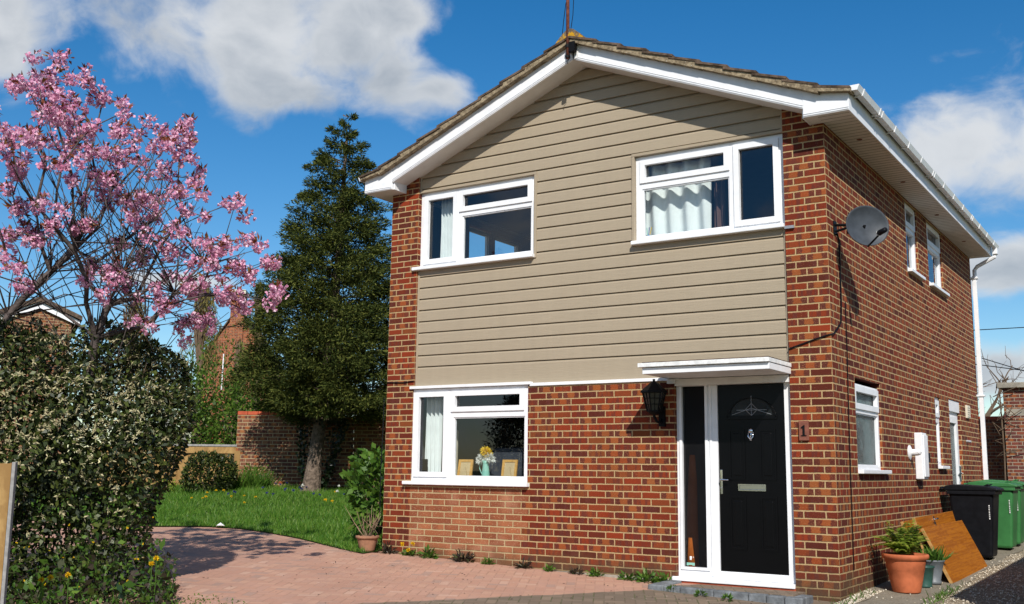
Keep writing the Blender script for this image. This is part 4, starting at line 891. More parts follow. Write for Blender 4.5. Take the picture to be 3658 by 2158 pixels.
# ---------------------------------------------------------------- cherry tree
ch = thing('cherry_tree', 'pink blossoming cherry tree with bronze leaves behind the hedge', 'tree', (0, 0, 0))
CL = """165,145 40,205 95,185 100,215 215,200 60,205 110,240 255,240 300,255 130,265 170,250 305,275 20,325 50,320 100,290 140,295 180,300 230,310 365,298 345,330 300,320 450,310 440,330 465,355 440,385 385,360 330,350 420,355 90,340 130,350 180,345 220,370 260,370 15,370 60,390 110,400 150,410 40,430 300,400 350,400 400,410 235,420 280,440 360,430 420,440 470,440 180,440 40,515 20,470 90,500 200,490 260,500 310,500 345,480 390,490 440,470 495,480 450,520 500,535 580,495 560,505 150,520 130,560 60,560 95,595 75,590 20,620 10,590 180,560 215,550 340,550 380,540 420,570 360,580 300,600 440,560 470,590 400,600 520,600 550,590 605,585 540,610 580,650 520,650 480,650 440,620 420,680 460,690 500,690 540,670 610,680 660,645 665,745 600,740 580,720 600,765 290,660 270,690 310,700 210,690 60,700 40,660 380,710 330,730 350,640 220,650 470,720 430,740 490,790 520,805 450,790 400,760 370,800 -60,200 -100,300 -40,420 -120,450 -60,560 -150,600 -80,680 -200,520 -30,260 -160,380 240,215 85,235 118,195 30,345 115,270 205,325 160,375 75,330"""
CL = [tuple(map(int, q.split(','))) for q in CL.split()]
d0 = 10.7
pts = []
for X, Y in CL:
    pts.append(at(X+rng.uniform(-4, 4), Y+rng.uniform(-4, 4), d0+rng.normal()*.55+.0006*(X-300)))
root = at(-60, 1150, 11.2); root[2] = gz(root[0], root[1])-.1
nodes = [root, at(-30, 880, 11.0), at(20, 775, 11.0), at(70, 718, 10.95), at(125, 668, 10.9), at(185, 612, 10.85), at(215, 960, 10.7), at(235, 830, 10.6), at(265, 750, 10.6), at(300, 670, 10.6), at(335, 600, 10.6), at(360, 800, 10.6), at(430, 720, 10.7), at(500, 645, 10.8), at(-20, 650, 10.7), at(-60, 560, 11), at(240, 560, 10.8), at(210, 690, 10.9)]
par = [-1, 0, 1, 2, 3, 4, 0, 6, 7, 8, 9, 7, 11, 12, 2, 14, 5, 8]
order = sorted(range(len(pts)), key=lambda i: np.linalg.norm(pts[i]-nodes[8]))
tips = []; O_ = at(190, 830, 10.75)
for i in order:
    p = pts[i]; best, bd = 0, 1e9
    for j, q in enumerate(nodes):
        if j == 0: continue
        dvec = p-q; dist = np.linalg.norm(dvec)
        if j in (0, 1, 6): continue
        rad = p-O_; ca = float(np.dot(dvec, rad)/(dist*np.linalg.norm(rad)+1e-9))
        pen = dist*(1+3.2*(1-ca))+(.2 if dist < .12 else 0)+.10*np.linalg.norm(q-O_)
        if pen < bd: bd, best = pen, j
    q = nodes[best]; L_ = np.linalg.norm(p-q); k = max(1, int(L_/.22)); cur = best
    sag = rng.normal(size=3)*.035*L_+np.array([0, 0, .06*L_])
    for s in range(1, k+1):
        f = s/k; nodes.append(q+(p-q)*f+sag*math.sin(f*3.14)); par.append(cur); cur = len(nodes)-1
    tips.append(cur)
load = [0]*len(nodes)
for tpi in tips:
    c = tpi
    while c != -1: load[c] += 1; c = par[c]
def crad(j): return max(.0045, .0046*load[j]**.5)
limb = MB(); bare = limb
for j in range(1, len(nodes)):
    if par[j] >= 0 and par[par[j]] != -2:
        a, c = nodes[par[j]], nodes[j]; limb.tube([a, a*.5+c*.5, c], [min(crad(par[j]), crad(j)*1.5), crad(j)*1.1, crad(j)], 6 if load[j] > 3 else 4, cap=False)
for j in range(420):                                # bare twigs
    k = rng.integers(1, len(nodes)); q = nodes[k]
    if np.linalg.norm(q-O_) > 1.5: continue
    d = unit(rng.normal(size=3)*.3+unit(q-O_)+np.array([0, 0, .15])); l = rng.uniform(.15, .6)
    bare.tube([q, q+d*l*.5+rng.normal(size=3)*.03, q+d*l+np.array([0, 0, .04])], [.005, .004, .0025], 4)
for j in range(150):                                # long fine shoots fanning from the base
    q = nodes[rng.integers(2, 14)]; e = pts[rng.integers(0, len(pts))]+rng.normal(size=3)*.3; f_ = rng.uniform(.4, .95); e = q+(e-q)*f_*.9
    limb.tube([q, (q+e)/2+rng.normal(size=3)*.06+np.array([0, 0, .03]), e], [.0075, .0055, .003], 4)
limb.tube([root+np.array([0, 0, -.1]), root*.6+nodes[1]*.4, nodes[1]], [.16, .11, .085], 10)
limb.build('trunk', M['cbark'], ch, smooth=True)
Vs, Fs, off = [], [], 0; Vl, Fl, ol = [], [], 0
for i, p in enumerate(pts):
    for s in range(rng.integers(1, 4)):
        c = p+rng.normal(size=3)*np.array([.075, .075, .055])*(1 if s else 0)
        nb = rng.integers(13, 21); d = unit(rng.normal(size=(nb, 3))+(0, 0, -.15)); cc = c+d*rng.uniform(.03, .085, (nb, 1))
        for q, dd in zip(cc, d):
            m_ = 7; D = unit(dd*.5+rng.normal(size=(m_, 3))); V, F = leaf_arrays(np.repeat(q[None], m_, 0)+D*.003, D, unit(dd+rng.normal(size=(m_, 3))*.4), rng.uniform(.024, .04, m_), .03, .25, .6)
            Vs.append(V); Fs.append(F+off); off += len(V)
        m_ = rng.integers(7, 13); D = unit(rng.normal(size=(m_, 3))*(1, 1, .6)+(0, 0, .7)); V, F = leaf_arrays(np.repeat(c[None], m_, 0)+D*.04, D, rand_dir(m_), rng.uniform(.045, .095, m_), rng.uniform(.016, .03, m_), .2)
        Vl.append(V); Fl.append(F+ol); ol += len(V)
raw('blossom', np.concatenate(Vs), np.concatenate(Fs), M['blossom'], ch); raw('leaves', np.concatenate(Vl), np.concatenate(Fl), M['bronze'], ch)
# ---------------------------------------------------------------- silver hedge
hb = np.array([-5.06, -4.20, 0.]); hdir = unit(np.array([-.60, -.80, 0])); hin = np.array([hdir[1], -hdir[0], 0.])  # away from the camera
if np.dot(hin, hb-np.array([CAM[0], CAM[1], 0])) < 0: hin = -hin
hz = gz(hb[0], hb[1])
hedge = thing('hedge_shrub', 'big silvery leaved evergreen shrub at the drive entrance', 'shrub', (hb[0], hb[1], hz))
def hedge_surface(n, lo):
    s = rng.uniform(-.55, 3.3, n); z = rng.uniform(0, 1, n)**.75*2.62; dep = rng.uniform(-1, 1, n)
    bul = np.interp(z, [0, .3, .8, 1.3, 1.8, 2.2, 2.4, 2.62], [.05, .0, -.06, -.28, -.36, -.30, -.05, .5])        # right end bulges out
    lump = .13*np.sin(s*4.1+z*2.3)+.12*np.sin(z*5+s*2.)+.09*np.sin(s*11+z*7)+.06*np.sin(s*19-z*13)
    half = .75*np.sqrt(np.clip(1-np.clip((z-1.8)/.85, 0, 1)**2, .05, 1))*np.interp(z, [0, .5, 1.2], [.72, .85, 1.])
    endf = np.sqrt(np.clip((s-bul-.02)/.45, 0, 1)); ok = (s > bul) & (z < 2.52+.10*np.sin(s*5)+.06*np.sin(s*13)+.05*np.sin(s*29)+.06*rng.normal(size=n))
    rad = half*endf+lump*.6
    fr = rng.uniform(lo, 1, n)**.6
    top = z > 2.0
    t_ = np.where(rng.uniform(size=n) < .72, -1, np.sign(dep))*rad*fr
    t_ = np.where(top, dep*rad, t_)
    C = hdir*s[:, None]+hin*(.75+t_)[:, None]+np.stack([0*z, 0*z, z], 1)
    nrm = unit(hin*(np.sign(t_)*np.abs(t_/.75))[:, None]-hdir*(np.exp(-(s-bul)*3.))[:, None]+np.stack([0*z, 0*z, np.clip(z-1.4, 0, 1)+.15], 1))
    return C[ok], nrm[ok]
C, nr = hedge_surface(10500, .86); m_ = 6
clm = .5+.5*np.sin(C[:, 0]*9+2*np.sin(C[:, 2]*6))*np.sin(C[:, 2]*8+C[:, 1]*7); keep = rng.uniform(size=len(C)) < np.interp(C[:, 2], [.2, .6, 1.2, 1.9, 2.3], [.04, .12, .30, .60, .9])*(.35+.8*clm); C, nr = C[keep], nr[keep]
ax = unit(nr*.7+rng.normal(size=nr.shape)*.4+(0, 0, .5)); Cr = np.repeat(C, m_, 0); axr = np.repeat(ax, m_, 0)
D = unit(axr*.25+rng.normal(size=Cr.shape)*(1, 1, .8)); V, F = leaf_arrays(Cr, D, axr, rng.uniform(.028, .055, len(Cr)), rng.uniform(.010, .016, len(Cr)), .14); raw('silver_foliage', V, F, M['silver'], hedge)
C, nr = hedge_surface(42000, .3); D = unit(nr*.4+rng.normal(size=nr.shape)+(0, 0, -.1)); V, F = leaf_arrays(C, D, unit(nr+rng.normal(size=nr.shape)*.6), rng.uniform(.045, .085, len(C)), rng.uniform(.025, .042, len(C)), .12, .5); raw('green_foliage', V, F, M['hgreen'], hedge)
b = MB()
for k in range(70):
    s0 = rng.uniform(.3, 3.2); e = hdir*(s0+rng.uniform(-.5, .5))+hin*(.75+rng.uniform(-.6, .4))+np.array([0, 0, rng.uniform(1.2, 2.5)]); o_ = hdir*s0+hin*.8; b.tube([o_, (o_+e)/2+rng.normal(size=3)*.08, e], [.014, .009, .003], 4)
for k in range(26):                                # long shoots above the top
    s0 = rng.uniform(-.1, 3); o_ = hdir*s0+hin*rng.uniform(.3, 1.1)+np.array([0, 0, 2.3]); e = o_+unit(rng.normal(size=3)*.5+np.array([.3, 0, .8]))*rng.uniform(.2, .6); b.tube([o_, (o_+e)/2+rng.normal(size=3)*.03, e], [.005, .004, .002], 4)
b.build('stem', M['twig'], hedge)
# undergrowth at the foot of the hedge
n = 7500; s = rng.uniform(-.25, 2.4, n); f = rng.uniform(-.55, .9, n); z = rng.uniform(0, 1, n)**1.6*(.55+.25*np.sin(s*5)); C = hb+hdir*s[:, None]+hin*f[:, None]; C[:, 2] = gzv(C[:, 0], C[:, 1])+.01+z*np.clip((f+.7)/.8, .25, 1)
kk = rng.uniform(size=n); D = unit(rng.normal(size=(n, 3))+(0, 0, .35)); L_ = np.where(kk < .7, rng.uniform(.025, .06, n), rng.uniform(.06, .13, n)); Wd = np.where(kk < .7, L_*.6, L_*rng.choice([.12, .6], n))
V, F = leaf_arrays(C, D, unit(rng.normal(size=(n, 3))+(0, 0, .6)), L_, Wd, .12)
struct(raw('undergrowth', V, F, [M['purple'], M['mgreen'], M['dgreen']], mi=rng.choice([0, 0, 1, 1, 2], n)), 'stuff')
n = 38; s = rng.uniform(-.15, 2.2, n); f = rng.uniform(-.5, .2, n); C0 = hb+hdir*s[:, None]+hin*f[:, None]; C0[:, 2] = gzv(C0[:, 0], C0[:, 1])+rng.uniform(.12, .75, n)
C = np.repeat(C0, 6, 0); D = unit(rng.normal(size=C.shape)); V, F = leaf_arrays(C, D, rand_dir(len(C)), .014, .012); struct(raw('buttercup_flowers', V, F, M['yellow']), 'stuff')
# ---------------------------------------------------------------- grass and flowers on the lawn
def blades(name, x, y, hmin, hmax, w, m, dz=.014, lean=.5):
    n = len(x); C = np.stack([x, y, gzv(x, y)+dz], 1); h = rng.uniform(hmin, hmax, n)
    D = unit(rng.normal(size=(n, 3))*lean*(1, 1, .2)+(0, 0, 1)); V, F = leaf_arrays(C, D, rng.normal(size=(n, 3)), h, w, .12, .35); return struct(raw(name, V, F, M[m]), 'stuff')
n = 95000; x = rng.uniform(-15.2, -5.86, n); v = rng.uniform(0, 1, n)**1.25; y = edge_y(x)+rng.normal(size=n)*.03+(7.6-edge_y(x))*v
pat = .5+.5*np.sin(x*2.3+1.7*np.sin(y*1.9))*np.sin(y*2.7+x); hs = .04+.075*np.clip(pat+rng.normal(size=n)*.2, 0, 1)*np.clip((y-edge_y(x))/.35, .35, 1)
C = np.stack([x, y, gzv(x, y)+.014], 1); D = unit(rng.normal(size=(n, 3))*(.45, .45, .1)+(0, 0, 1)); V, F = leaf_arrays(C, D, rng.normal(size=(n, 3)), hs*rng.uniform(.7, 1.5, n), rng.uniform(.007, .013, n), .15, .35)
struct(raw('grass', V, F, M['grass']), 'stuff')
def dandelion_proto(label, group):
    t = thing('dandelion', label, 'flower', (0, 0, -5), group)
    MB().tube([(0, 0, 0), (.004, 0, 1)], .004, 5).build('stem', M['mgreen'], t)
    n = 46; d = unit(rng.normal(size=(n, 3))*(1, 1, .5)+(0, 0, .5)); V, F = leaf_arrays(np.array([0, 0, 1.])+d*.002, d, rand_dir(n), .024, .008, .1); raw('flower_head', V, F, M['yellow'], t); return t
def put_flowers(name, label, spots, hgt, head_m, head_r, group, grown='mgreen'):
    first = None
    for (x, y) in spots:
        z = gz(x, y)+.014; h = hgt*rng.uniform(.8, 1.25)
        t = thing(name, label, 'flower', (x, y, z), group)
        if first is None:
            MB().tube([(0, 0, 0), (.004, 0, hgt)], .004, 5).build('stem', M[grown], t)
            n = 40; d = unit(rng.normal(size=(n, 3))*(1, 1, .6)+(0, 0, .4)); V, F = leaf_arrays(np.array([0, 0, hgt])+d*.003, d, rand_dir(n), head_r, head_r*.4, .1); raw('flower_head', V, F, M[head_m], t); first = t
        else:
            for c0 in first.children: c = c0.copy(); col.objects.link(c); c.parent = t
            t.scale = (rng.uniform(.8, 1.2),)*3; t.rotation_euler = (0, 0, rng.uniform(0, 6))
def lawn_at(X, Y):                                   # where a ray meets the lie of the land
    d = ray(X, Y); p = CAM.copy(); tt = 5.
    for k in range(1400):
        tt += .02; p = CAM+d/FPX*tt
        if p[2] < gz(p[0], p[1])+.014: break
    return (p[0], p[1])
put_flowers('dandelion', 'yellow dandelion in the long grass of the lawn', [lawn_at(X, Y+8) for X, Y in ((549, 1213), (530, 1214), (508, 1219), (568, 1227), (497, 1230), (505, 1233), (599, 1225), (627, 1230), (823, 1215), (816, 1242), (799, 1241), (868, 1238), (875, 1236), (600, 1243), (470, 1230))], .12, 'yellow', .026, 'dandelions on the lawn')
put_flowers('bluebell', 'blue bluebell spike at the back of the lawn', [lawn_at(X, Y+8) for X, Y in ((676, 1198), (688, 1198), (704, 1197), (645, 1206), (735, 1205), (752, 1204), (700, 1216), (720, 1218), (560, 1222), (575, 1224), (655, 1222), (670, 1226), (770, 1222), (785, 1226), (845, 1222), (870, 1250), (880, 1256), (740, 1214))], .14, 'bluep', .028, 'bluebells by the garden wall')
put_flowers('seed_head', 'white dandelion clock in the lawn by the conifer', [lawn_at(X, Y+8) for X, Y in ((832, 1207), (828, 1222), (742, 1210))], .16, 'whitep', .03, 'dandelion clocks')
for lab, X, Y in (('yellow dandelion at the foot of the hedge, leftmost of the pair', 102, 1425), ('yellow dandelion at the foot of the hedge, right of the pair', 124, 1420), ('largest yellow dandelion at the foot of the hedge', 168, 1413), ('yellow dandelion beside the drive at the hedge corner', 372, 1385), ('yellow dandelion leaning out over the drive from the hedge', 384, 1372)):
    p = at(X*.6876*1.4539 if 0 else X, Y, 9.35 if X < 300 else 9.9); zg = gz(p[0], p[1]); t = thing('dandelion', lab, 'flower', (p[0], p[1], zg), 'dandelions by the hedge'); h = max(.1, p[2]-zg)
    MB().tube([(0, 0, 0), (.01, 0, h*.6), (0, 0, h)], .004, 5).build('stem', M['mgreen'], t); n = 60; d = unit(rng.normal(size=(n, 3))*(1, 1, .7)+(.3, -.4, .3)); V, F = leaf_arrays(np.array([0, 0, h])+d*.003, d, rand_dir(n), .026, .011, .1); raw('flower_head', V, F, M['yellow'], t)
V = rng.normal(size=(7, 3))*(.09, .05, .03); b = MB(); b.add([(-.09, 0, 0), (-.03, -.05, .03), (.05, -.03, .05), (.10, 0, .03), (.04, .05, .02), (-.05, .05, .04), (0, 0, .075)], [(0, 1, 6), (1, 2, 6), (2, 3, 6), (3, 4, 6), (4, 5, 6), (5, 0, 6), (0, 5, 4, 3, 2, 1)])
lx_, ly_ = lawn_at(541, 1296); tag(b.build('litter', M['litter'], loc=(lx_, ly_, gz(lx_, ly_)+.01)), 'crumpled white paper litter at the edge of the lawn', 'litter')
# weeds along the house wall
WEED = [(-5.66, 'dark purple leaved weed at the foot of the left brick pier', 'purple', .19, 0), (-5.32, 'dandelion plant with three yellow flowers by the wall', 'mgreen', .15, 3), (-5.02, 'green weed with a brown seed stalk by the wall', 'mgreen', .17, 0), (-4.50, 'broad dark weed clump under the downstairs window', 'purple', .19, 0), (-4.12, 'bright green rosette weed under the downstairs window', 'mgreen', .11, 0), (-3.62, 'dark mixed weed clump under the window corner', 'purple', .15, 0), (-3.28, 'low green weed by the wall right of the window corner', 'mgreen', .10, 0), (-2.93, 'thin reddish weed by the brick wall', 'purple', .11, 0), (-2.68, 'bright green leafy weed by the middle of the brick wall', 'mgreen', .13, 0), (-2.30, 'leafy yellow green weed by the brick wall', 'mgreen', .13, 0), (-2.06, 'largest bright green weed clump left of the doorstep', 'mgreen', .17, 0), (-1.86, 'spiky green weed right beside the doorstep', 'mgreen', .15, 0)]
for x, lab, mm, r, fl in WEED:
    y = -.07; t = thing('weed', lab, 'weed', (x, y, gz(x, y)), 'weeds along the house wall'); n = 90
    D = unit(rng.normal(size=(n, 3))*(1, .7, .5)+(0, -.15, .55)); C = D*rng.uniform(.0, .6, (n, 1))*r*(1.2, .8, .9); V, F = leaf_arrays(C, D, unit(rng.normal(size=(n, 3))*.5+(0, -.2, 1)), r*rng.uniform(.25, .55, n), r*rng.uniform(.1, .22, n), .15); raw('leaves', V, F, M[mm], t)
    for k in range(fl):
        c = np.array([(-.06, .10, .04)[k], -.06, (.14, .15, .07)[k]]); n2 = 40; d = unit(rng.normal(size=(n2, 3))+(.2, -.6, .3)); V, F = leaf_arrays(c+d*.002, d, rand_dir(n2), .032, .014); raw('flower', V, F, M['yellow'], t)
for X, Y, lab in ((1655, 1450, 'small green weed against the grey doorstep kerb'), (1725, 1462, 'tiny green sprig at the middle of the doorstep kerb'), (1790, 1472, 'small green weed before the right part of the doorstep kerb')):
    x, y = lawn_at(X, Y); t = thing('weed', lab, 'weed', (x, y-.03, gz(x, y)+.002), 'weeds along the doorstep'); n = 40; D = unit(rng.normal(size=(n, 3))*(1, .6, .4)+(0, -.2, .5)); V, F = leaf_arrays(D*.03, D, unit(rng.normal(size=(n, 3))*.5+(0, -.2, 1)), .05, .018); raw('leaves', V, F, M['mgreen'], t)
# moss and small sprouts on the drive, grass at the path edge
n = 900; x = rng.uniform(-5.0, -3.9, n); y = rng.uniform(-4.6, -3.6, n); C = np.stack([x, y, gzv(x, y)], 1); keep = rng.uniform(size=n) < np.exp(-((x+4.55)**2+(y+4.1)**2)/.12); C = C[keep]
D = unit(rng.normal(size=C.shape)*(1, 1, .3)+(0, 0, .4)); V, F = leaf_arrays(C, D, rand_dir(len(C)), .03, .014); struct(raw('moss', V, F, M['mgreen']), 'stuff')
x = np.concatenate([rng.uniform(.02, .14, 90), rng.normal(.74, .04, 150)]); y = np.concatenate([rng.uniform(-.9, .9, 90), rng.normal(.9, .5, 150)]); blades('grass_tufts', x, y, .04, .11, .01, 'mgreen', .014, .8)
n = 260; x = rng.uniform(-9, -.5, n); y = rng.uniform(-4, -.2, n); C = np.stack([x, y, gzv(x, y)+.003], 1); D = unit(rng.normal(size=(n, 3))*(1, 1, .2)); V, F = leaf_arrays(C, D, np.tile((0, 0, 1.), (n, 1)), rng.uniform(.015, .04, n), .014); struct(raw('fallen_leaves', V, F, M['purple']), 'stuff')
# shrub and pot by the left corner
shrub('leafy_shrub', 'bright green leafy shrub against the left house corner', 'shrub', (-6.27, .42, gz(-6.27, .42)), (.40, .42, .68), 1100, .13, .07, 'mgreen', rough=.3, seed=5, lo=.45, flat=-.9)
t = thing('terracotta_pot', 'old brown clay pot of bare stems at the left house corner', 'plant pot', (-5.93, -.16, gz(-5.93, -.16)+.004))
MB().lathe([(.085, 0), (.10, .03), (.125, .14), (.13, .165), (.15, .17), (.15, .20), (.135, .20), (.12, .165)], (0, 0, 0), 28).build('pot', M['oldterra'], t, smooth=True); MB().lathe([(.12, 0), (.01, .01)], (0, 0, .172), 14).build('soil', M['soil'], t)
b = MB()
for k in range(15):
    a = rng.uniform(0, 6.28); l = rng.uniform(.2, .5); e = np.array([math.cos(a)*l*.7-.05, math.sin(a)*l*.4, .18+l*.8]); m1 = e*.5+np.array([0, 0, .06])+rng.normal(size=3)*.02; b.tube([(math.cos(a)*.03, math.sin(a)*.03, .17), m1, e], [.006, .005, .002], 4)
    b.tube([m1, m1+rng.normal(size=3)*.08+np.array([0, 0, .07])], [.004, .002], 4)
b.build('stem', M['drystem'], t)
# ---------------------------------------------------------------- garden wall, fence and the plants before them
wl = at(575, 1195, 23.0); wr = at(958, 1208, 22.0); wdir = np.array([wr[0]-wl[0], wr[1]-wl[1]]); WL = np.linalg.norm(wdir)+2.; wa = math.atan2(wdir[1], wdir[0])
gw = thing('garden_wall', 'brown brick garden wall with red coping behind the lawn', 'garden wall', (wl[0], wl[1], gz(wl[0], wl[1])-.15)); gw.rotation_euler = (0, 0, wa)
hl = []
for k in range(9):
    hl.append((2.47, 2.53, .25+.15*k, .31+.15*k))
    if k < 5: hl.append((2.12, 2.18, .32+.15*k, .38+.15*k))
b = MB(); holes_wall(b, 'y', 0, 2.0, 0, 1.66, [], 0, .21); b.build('wall', M['gbrick'], gw)
b = MB(); holes_wall(b, 'y', 2.0, WL, 0, 1.56, hl, 0, .21); b.build('wall', M['gbrick'], gw)
b = MB(); b.box(0, 2.0, .15, .2, .0, 1.5); b.box(2.0, WL, .17, .2, 0, 1.5)
b = MB()
for k in range(int(2.0/.225)): b.box(k*.225, k*.225+.215, -.01, .22, 1.66, 1.735)
for k in range(int((WL-2.0)/.225)): b.box(2.0+k*.225, 2.0+k*.225+.215, -.01, .22, 1.56, 1.635)
b.build('coping', M['coping'], gw, bevel=.006)
fn = thing('timber_fence', 'pale timber fence panel joining the garden wall', 'fence', (wl[0], wl[1], gz(wl[0], wl[1]))); fn.rotation_euler = (0, 0, wa+.12)
b = MB(); 
for k in range(24): x0 = -.12-.11*(k+1); b.box(x0, x0+.112, .03+.016*(k % 2), .05+.016*(k % 2), .15, .72)
b.build('boards', M['timber'], fn)
MB().box(-2.9, 0, .0, .028, .70, .84).build('rail', M['timber'], fn); MB().box(-2.9, .02, -.015, .06, .842, .885).build('capping', M['greywood'], fn, bevel=.004); MB().box(-2.9, 0, .005, .029, .0, .15).build('gravel_board', M['timber'], fn); MB().box(-.02, .10, -.03, -.005, .0, .76).build('post', M['timber'], fn)
p = at(512, 1196, 21.6); shrub('round_shrub', 'rounded dark glossy shrub before the fence and wall end', 'shrub', (p[0], p[1], gz(p[0], p[1])), (.50, .5, .40), 2600, .075, .045, 'hgreen', rough=.12, seed=3, lo=.7)
p = at(622, 1194, 22.2); shrub('small_shrub', 'small yellow green shrub at the foot of the garden wall', 'shrub', (p[0], p[1], gz(p[0], p[1])), (.28, .2, .27), 420, .07, .035, 'bgreen', rough=.4, seed=6, lo=.3)
p = at(408, 1203, 22.0); shrub('small_shrub', 'low variegated shrub at the foot of the timber fence', 'shrub', (p[0], p[1], gz(p[0], p[1])), (.22, .2, .16), 260, .06, .035, 'fern', rough=.3, seed=8, lo=.3)
n = 700; u_ = rng.uniform(0, 1, n); base = np.array([at(540+120*q, 1200, 21.9) for q in u_]); blades('long_grass', base[:, 0], base[:, 1], .2, .55, .02, 'mgreen', .01, .35)
# beyond the wall
for k, (X, Y, dist, r, L, lab, m) in enumerate(((600, 1085, 27, (1.5, 1.2, 1.35), .15, 'bright green bush above the garden wall end', 'bgreen'), (500, 1080, 28, (1.5, 1.2, 1.6), .15, 'dark green bush rising behind the timber fence', 'bgreen'), (420, 1090, 29, (1.6, 1.2, 1.2), .15, 'shaded bush behind the fence beside the hedge', 'hgreen'), (680, 1080, 28, (1.5, 1, 1.1), .15, 'green bush between the wall and the conifer', 'bgreen'), (880, 1080, 28, (1.8, 1.2, 2.1), .15, 'dark bush behind the wall, seen right of the conifer trunk', 'hgreen'), (760, 1080, 27.5, (1.5, 1, 2.0), .15, 'dark bush behind the conifer trunk', 'hgreen'))):
    p = at(X, Y, dist); shrub('background_bush', lab, 'bush', (p[0], p[1], gz(p[0], p[1])), r, 4200, L*.68, L*.36, m, 'bushes beyond the garden wall', .3, 20+k, .5, 6)
for X, lab in ((762, 'spray of deep pink blossom above the wall left of the conifer trunk'), (818, 'spray of deep pink blossom above the wall right of the conifer trunk')):
    p = at(X, 978, 24.5); t = thing('pink_shrub', lab, 'shrub', (p[0], p[1], gz(p[0], p[1])), 'pink blossom above the wall'); h = p[2]-gz(p[0], p[1])
    n = 260; C = np.array([0, 0, h])+rng.normal(size=(n, 3))*(.10, .1, .14); V, F = leaf_arrays(C, rand_dir(n), rand_dir(n), .05, .04); raw('blossom', V, F, M['pinkp'], t); MB().tube([(0, 0, 0), (.1, 0, h*.5), (0, 0, h)], [.03, .02, .01], 5).build('stem', M['twig'], t)
def weeping(label, X, Y, dist, wpx, hpx, n, m, name='weeping_tree', seed=1):
    p = at(X, Y, dist); g = gz(p[0], p[1]); t = thing(name, label, 'tree', (p[0], p[1], g)); k = dist*.92/FPX*PX; top = p[2]-g; w = wpx*k; h = hpx*k
    b = MB(); b.tube([(0, 0, 0), (.1, 0, top*.5), (0, 0, top-.2)], [.16, .12, .03], 7); N_ = 26
    for i in range(N_):
        a = rng.uniform(0, 6.28); e = np.array([math.cos(a)*w*rng.uniform(.3, .9), math.sin(a)*w*.6, top-h*rng.uniform(0, .55)]); b.tube([(0, 0, top*.5), e*(.5, .5, 1)+np.array([0, 0, -.1]), e], [.04, .02, .006], 4)
    b.build('trunk', M['twig'], t)
    a = rng.uniform(0, 6.28, n); rr = np.sqrt(rng.uniform(0, 1, n)); z = top-h*rng.uniform(0, 1, n)**1.1; env = np.interp((top-z)/h, [0, .15, .5, 1], [.15, .55, 1, .9]); C = np.stack([np.cos(a)*rr*w*env, np.sin(a)*rr*w*env*.7, z], 1)
    cl = np.sin(C[:, 0]*3.2+seed)*np.sin(C[:, 2]*2.1+2*seed)+np.sin(C[:, 1]*4+C[:, 0]*2); C = C[cl > -.4]
    D = unit(rng.normal(size=C.shape)*(.35, .35, .2)+(0, 0, -1)); V, F = leaf_arrays(C, D, rand_dir(len(C)), rng.uniform(.12, .4, len(C)), .028, .03); raw('crown', V, F, M[m], t); return t
weeping('tall weeping tree with budding yellow brown twigs left of the chimney', 500, 690, 40, 60, 230, 4200, 'willow', seed=1)
weeping('weeping budding tree before the brick gable', 588, 830, 32, 26, 130, 1500, 'willow', seed=2)
weeping('bare twiggy tree behind the chimney and conifer', 640, 690, 44, 28, 160, 900, 'willow', seed=3)
weeping('weeping budding tree seen through the cherry branches', 330, 720, 38, 70, 220, 2600, 'willow', seed=4)
# far brick gable with a chimney
p = at(566, 1100, 50); k = 50*.92/FPX*PX; fh = thing('distant_house', 'orange brick gable end with a tall chimney behind the garden', 'house', (p[0], p[1], gz(p[0], p[1]))); fh.rotation_euler = (0, 0, math.atan2(RR[1], RR[0])+.1)
z0 = lambda Y: at(566, Y, 50)[2]-fh.location.z
b = MB(); b.prism([(-86*k, -1), (86*k, -1), (86*k, z0(880)), (0, z0(762)), (-86*k, z0(880))], 0, 6); b.build('wall', M['obrick'], fh)
b = MB(); 
for s in (1, -1): b.prism([(0, z0(760)), (s*92*k, z0(889)), (s*92*k, z0(885)), (0, z0(755))], -.12, 6.2)
b.build('roof', M['tile'], fh)
b = MB(); b.box(-17*k, 17*k, -.15, .75, z0(880), z0(722)); b.build('chimney', M['obrick'], fh); MB().box(-20*k, 20*k, -.22, .82, z0(722), z0(712)).build('chimney_cap', M['cream'], bpy.data.objects['chimney'])
MB().tube([(-30*k, -.05, z0(960)), (-29*k, -.05, z0(870))], .03, 6).build('pipe', M['white'], fh)
# neighbour's house glimpsed behind the cherry
A = at(100, 745, 30); nb = thing('neighbour_house', 'brick gable with white bargeboard and dark tiled roof behind the cherry tree', 'house', (A[0], A[1], gz(A[0], A[1])))
k = 30*.9/FPX*PX; nb.rotation_euler = (0, 0, math.atan2(RR[1], RR[0])+.45); ez = A[2]-nb.location.z; hw = 75*k
MB().prism([(-hw, -1), (hw, -1), (hw, ez-32*k), (0, ez), (-hw, ez-32*k)], 0, 5).build('wall', M['gbrick'], nb)
b = MB(); b.prism([(0, ez+.02), (-hw-.2, ez-34*k-.06), (-hw-.2, ez-34*k-.2), (0, ez-.14)], -.1, -.06); b.prism([(0, ez+.02), (hw+.2, ez-34*k-.06), (hw+.2, ez-34*k-.2), (0, ez-.14)], -.1, -.06); b.build('bargeboard', M['white'], nb)
b = MB(); b.prism([(0, ez+.16), (-hw-.25, ez-34*k+.06), (-hw-.25, ez-34*k-.05), (0, ez+.03)], -.2, 5.2); b.prism([(0, ez+.16), (hw+.25, ez-34*k+.06), (hw+.25, ez-34*k-.05), (0, ez+.03)], -.2, 5.2); b.build('roof', M['tile'], nb)
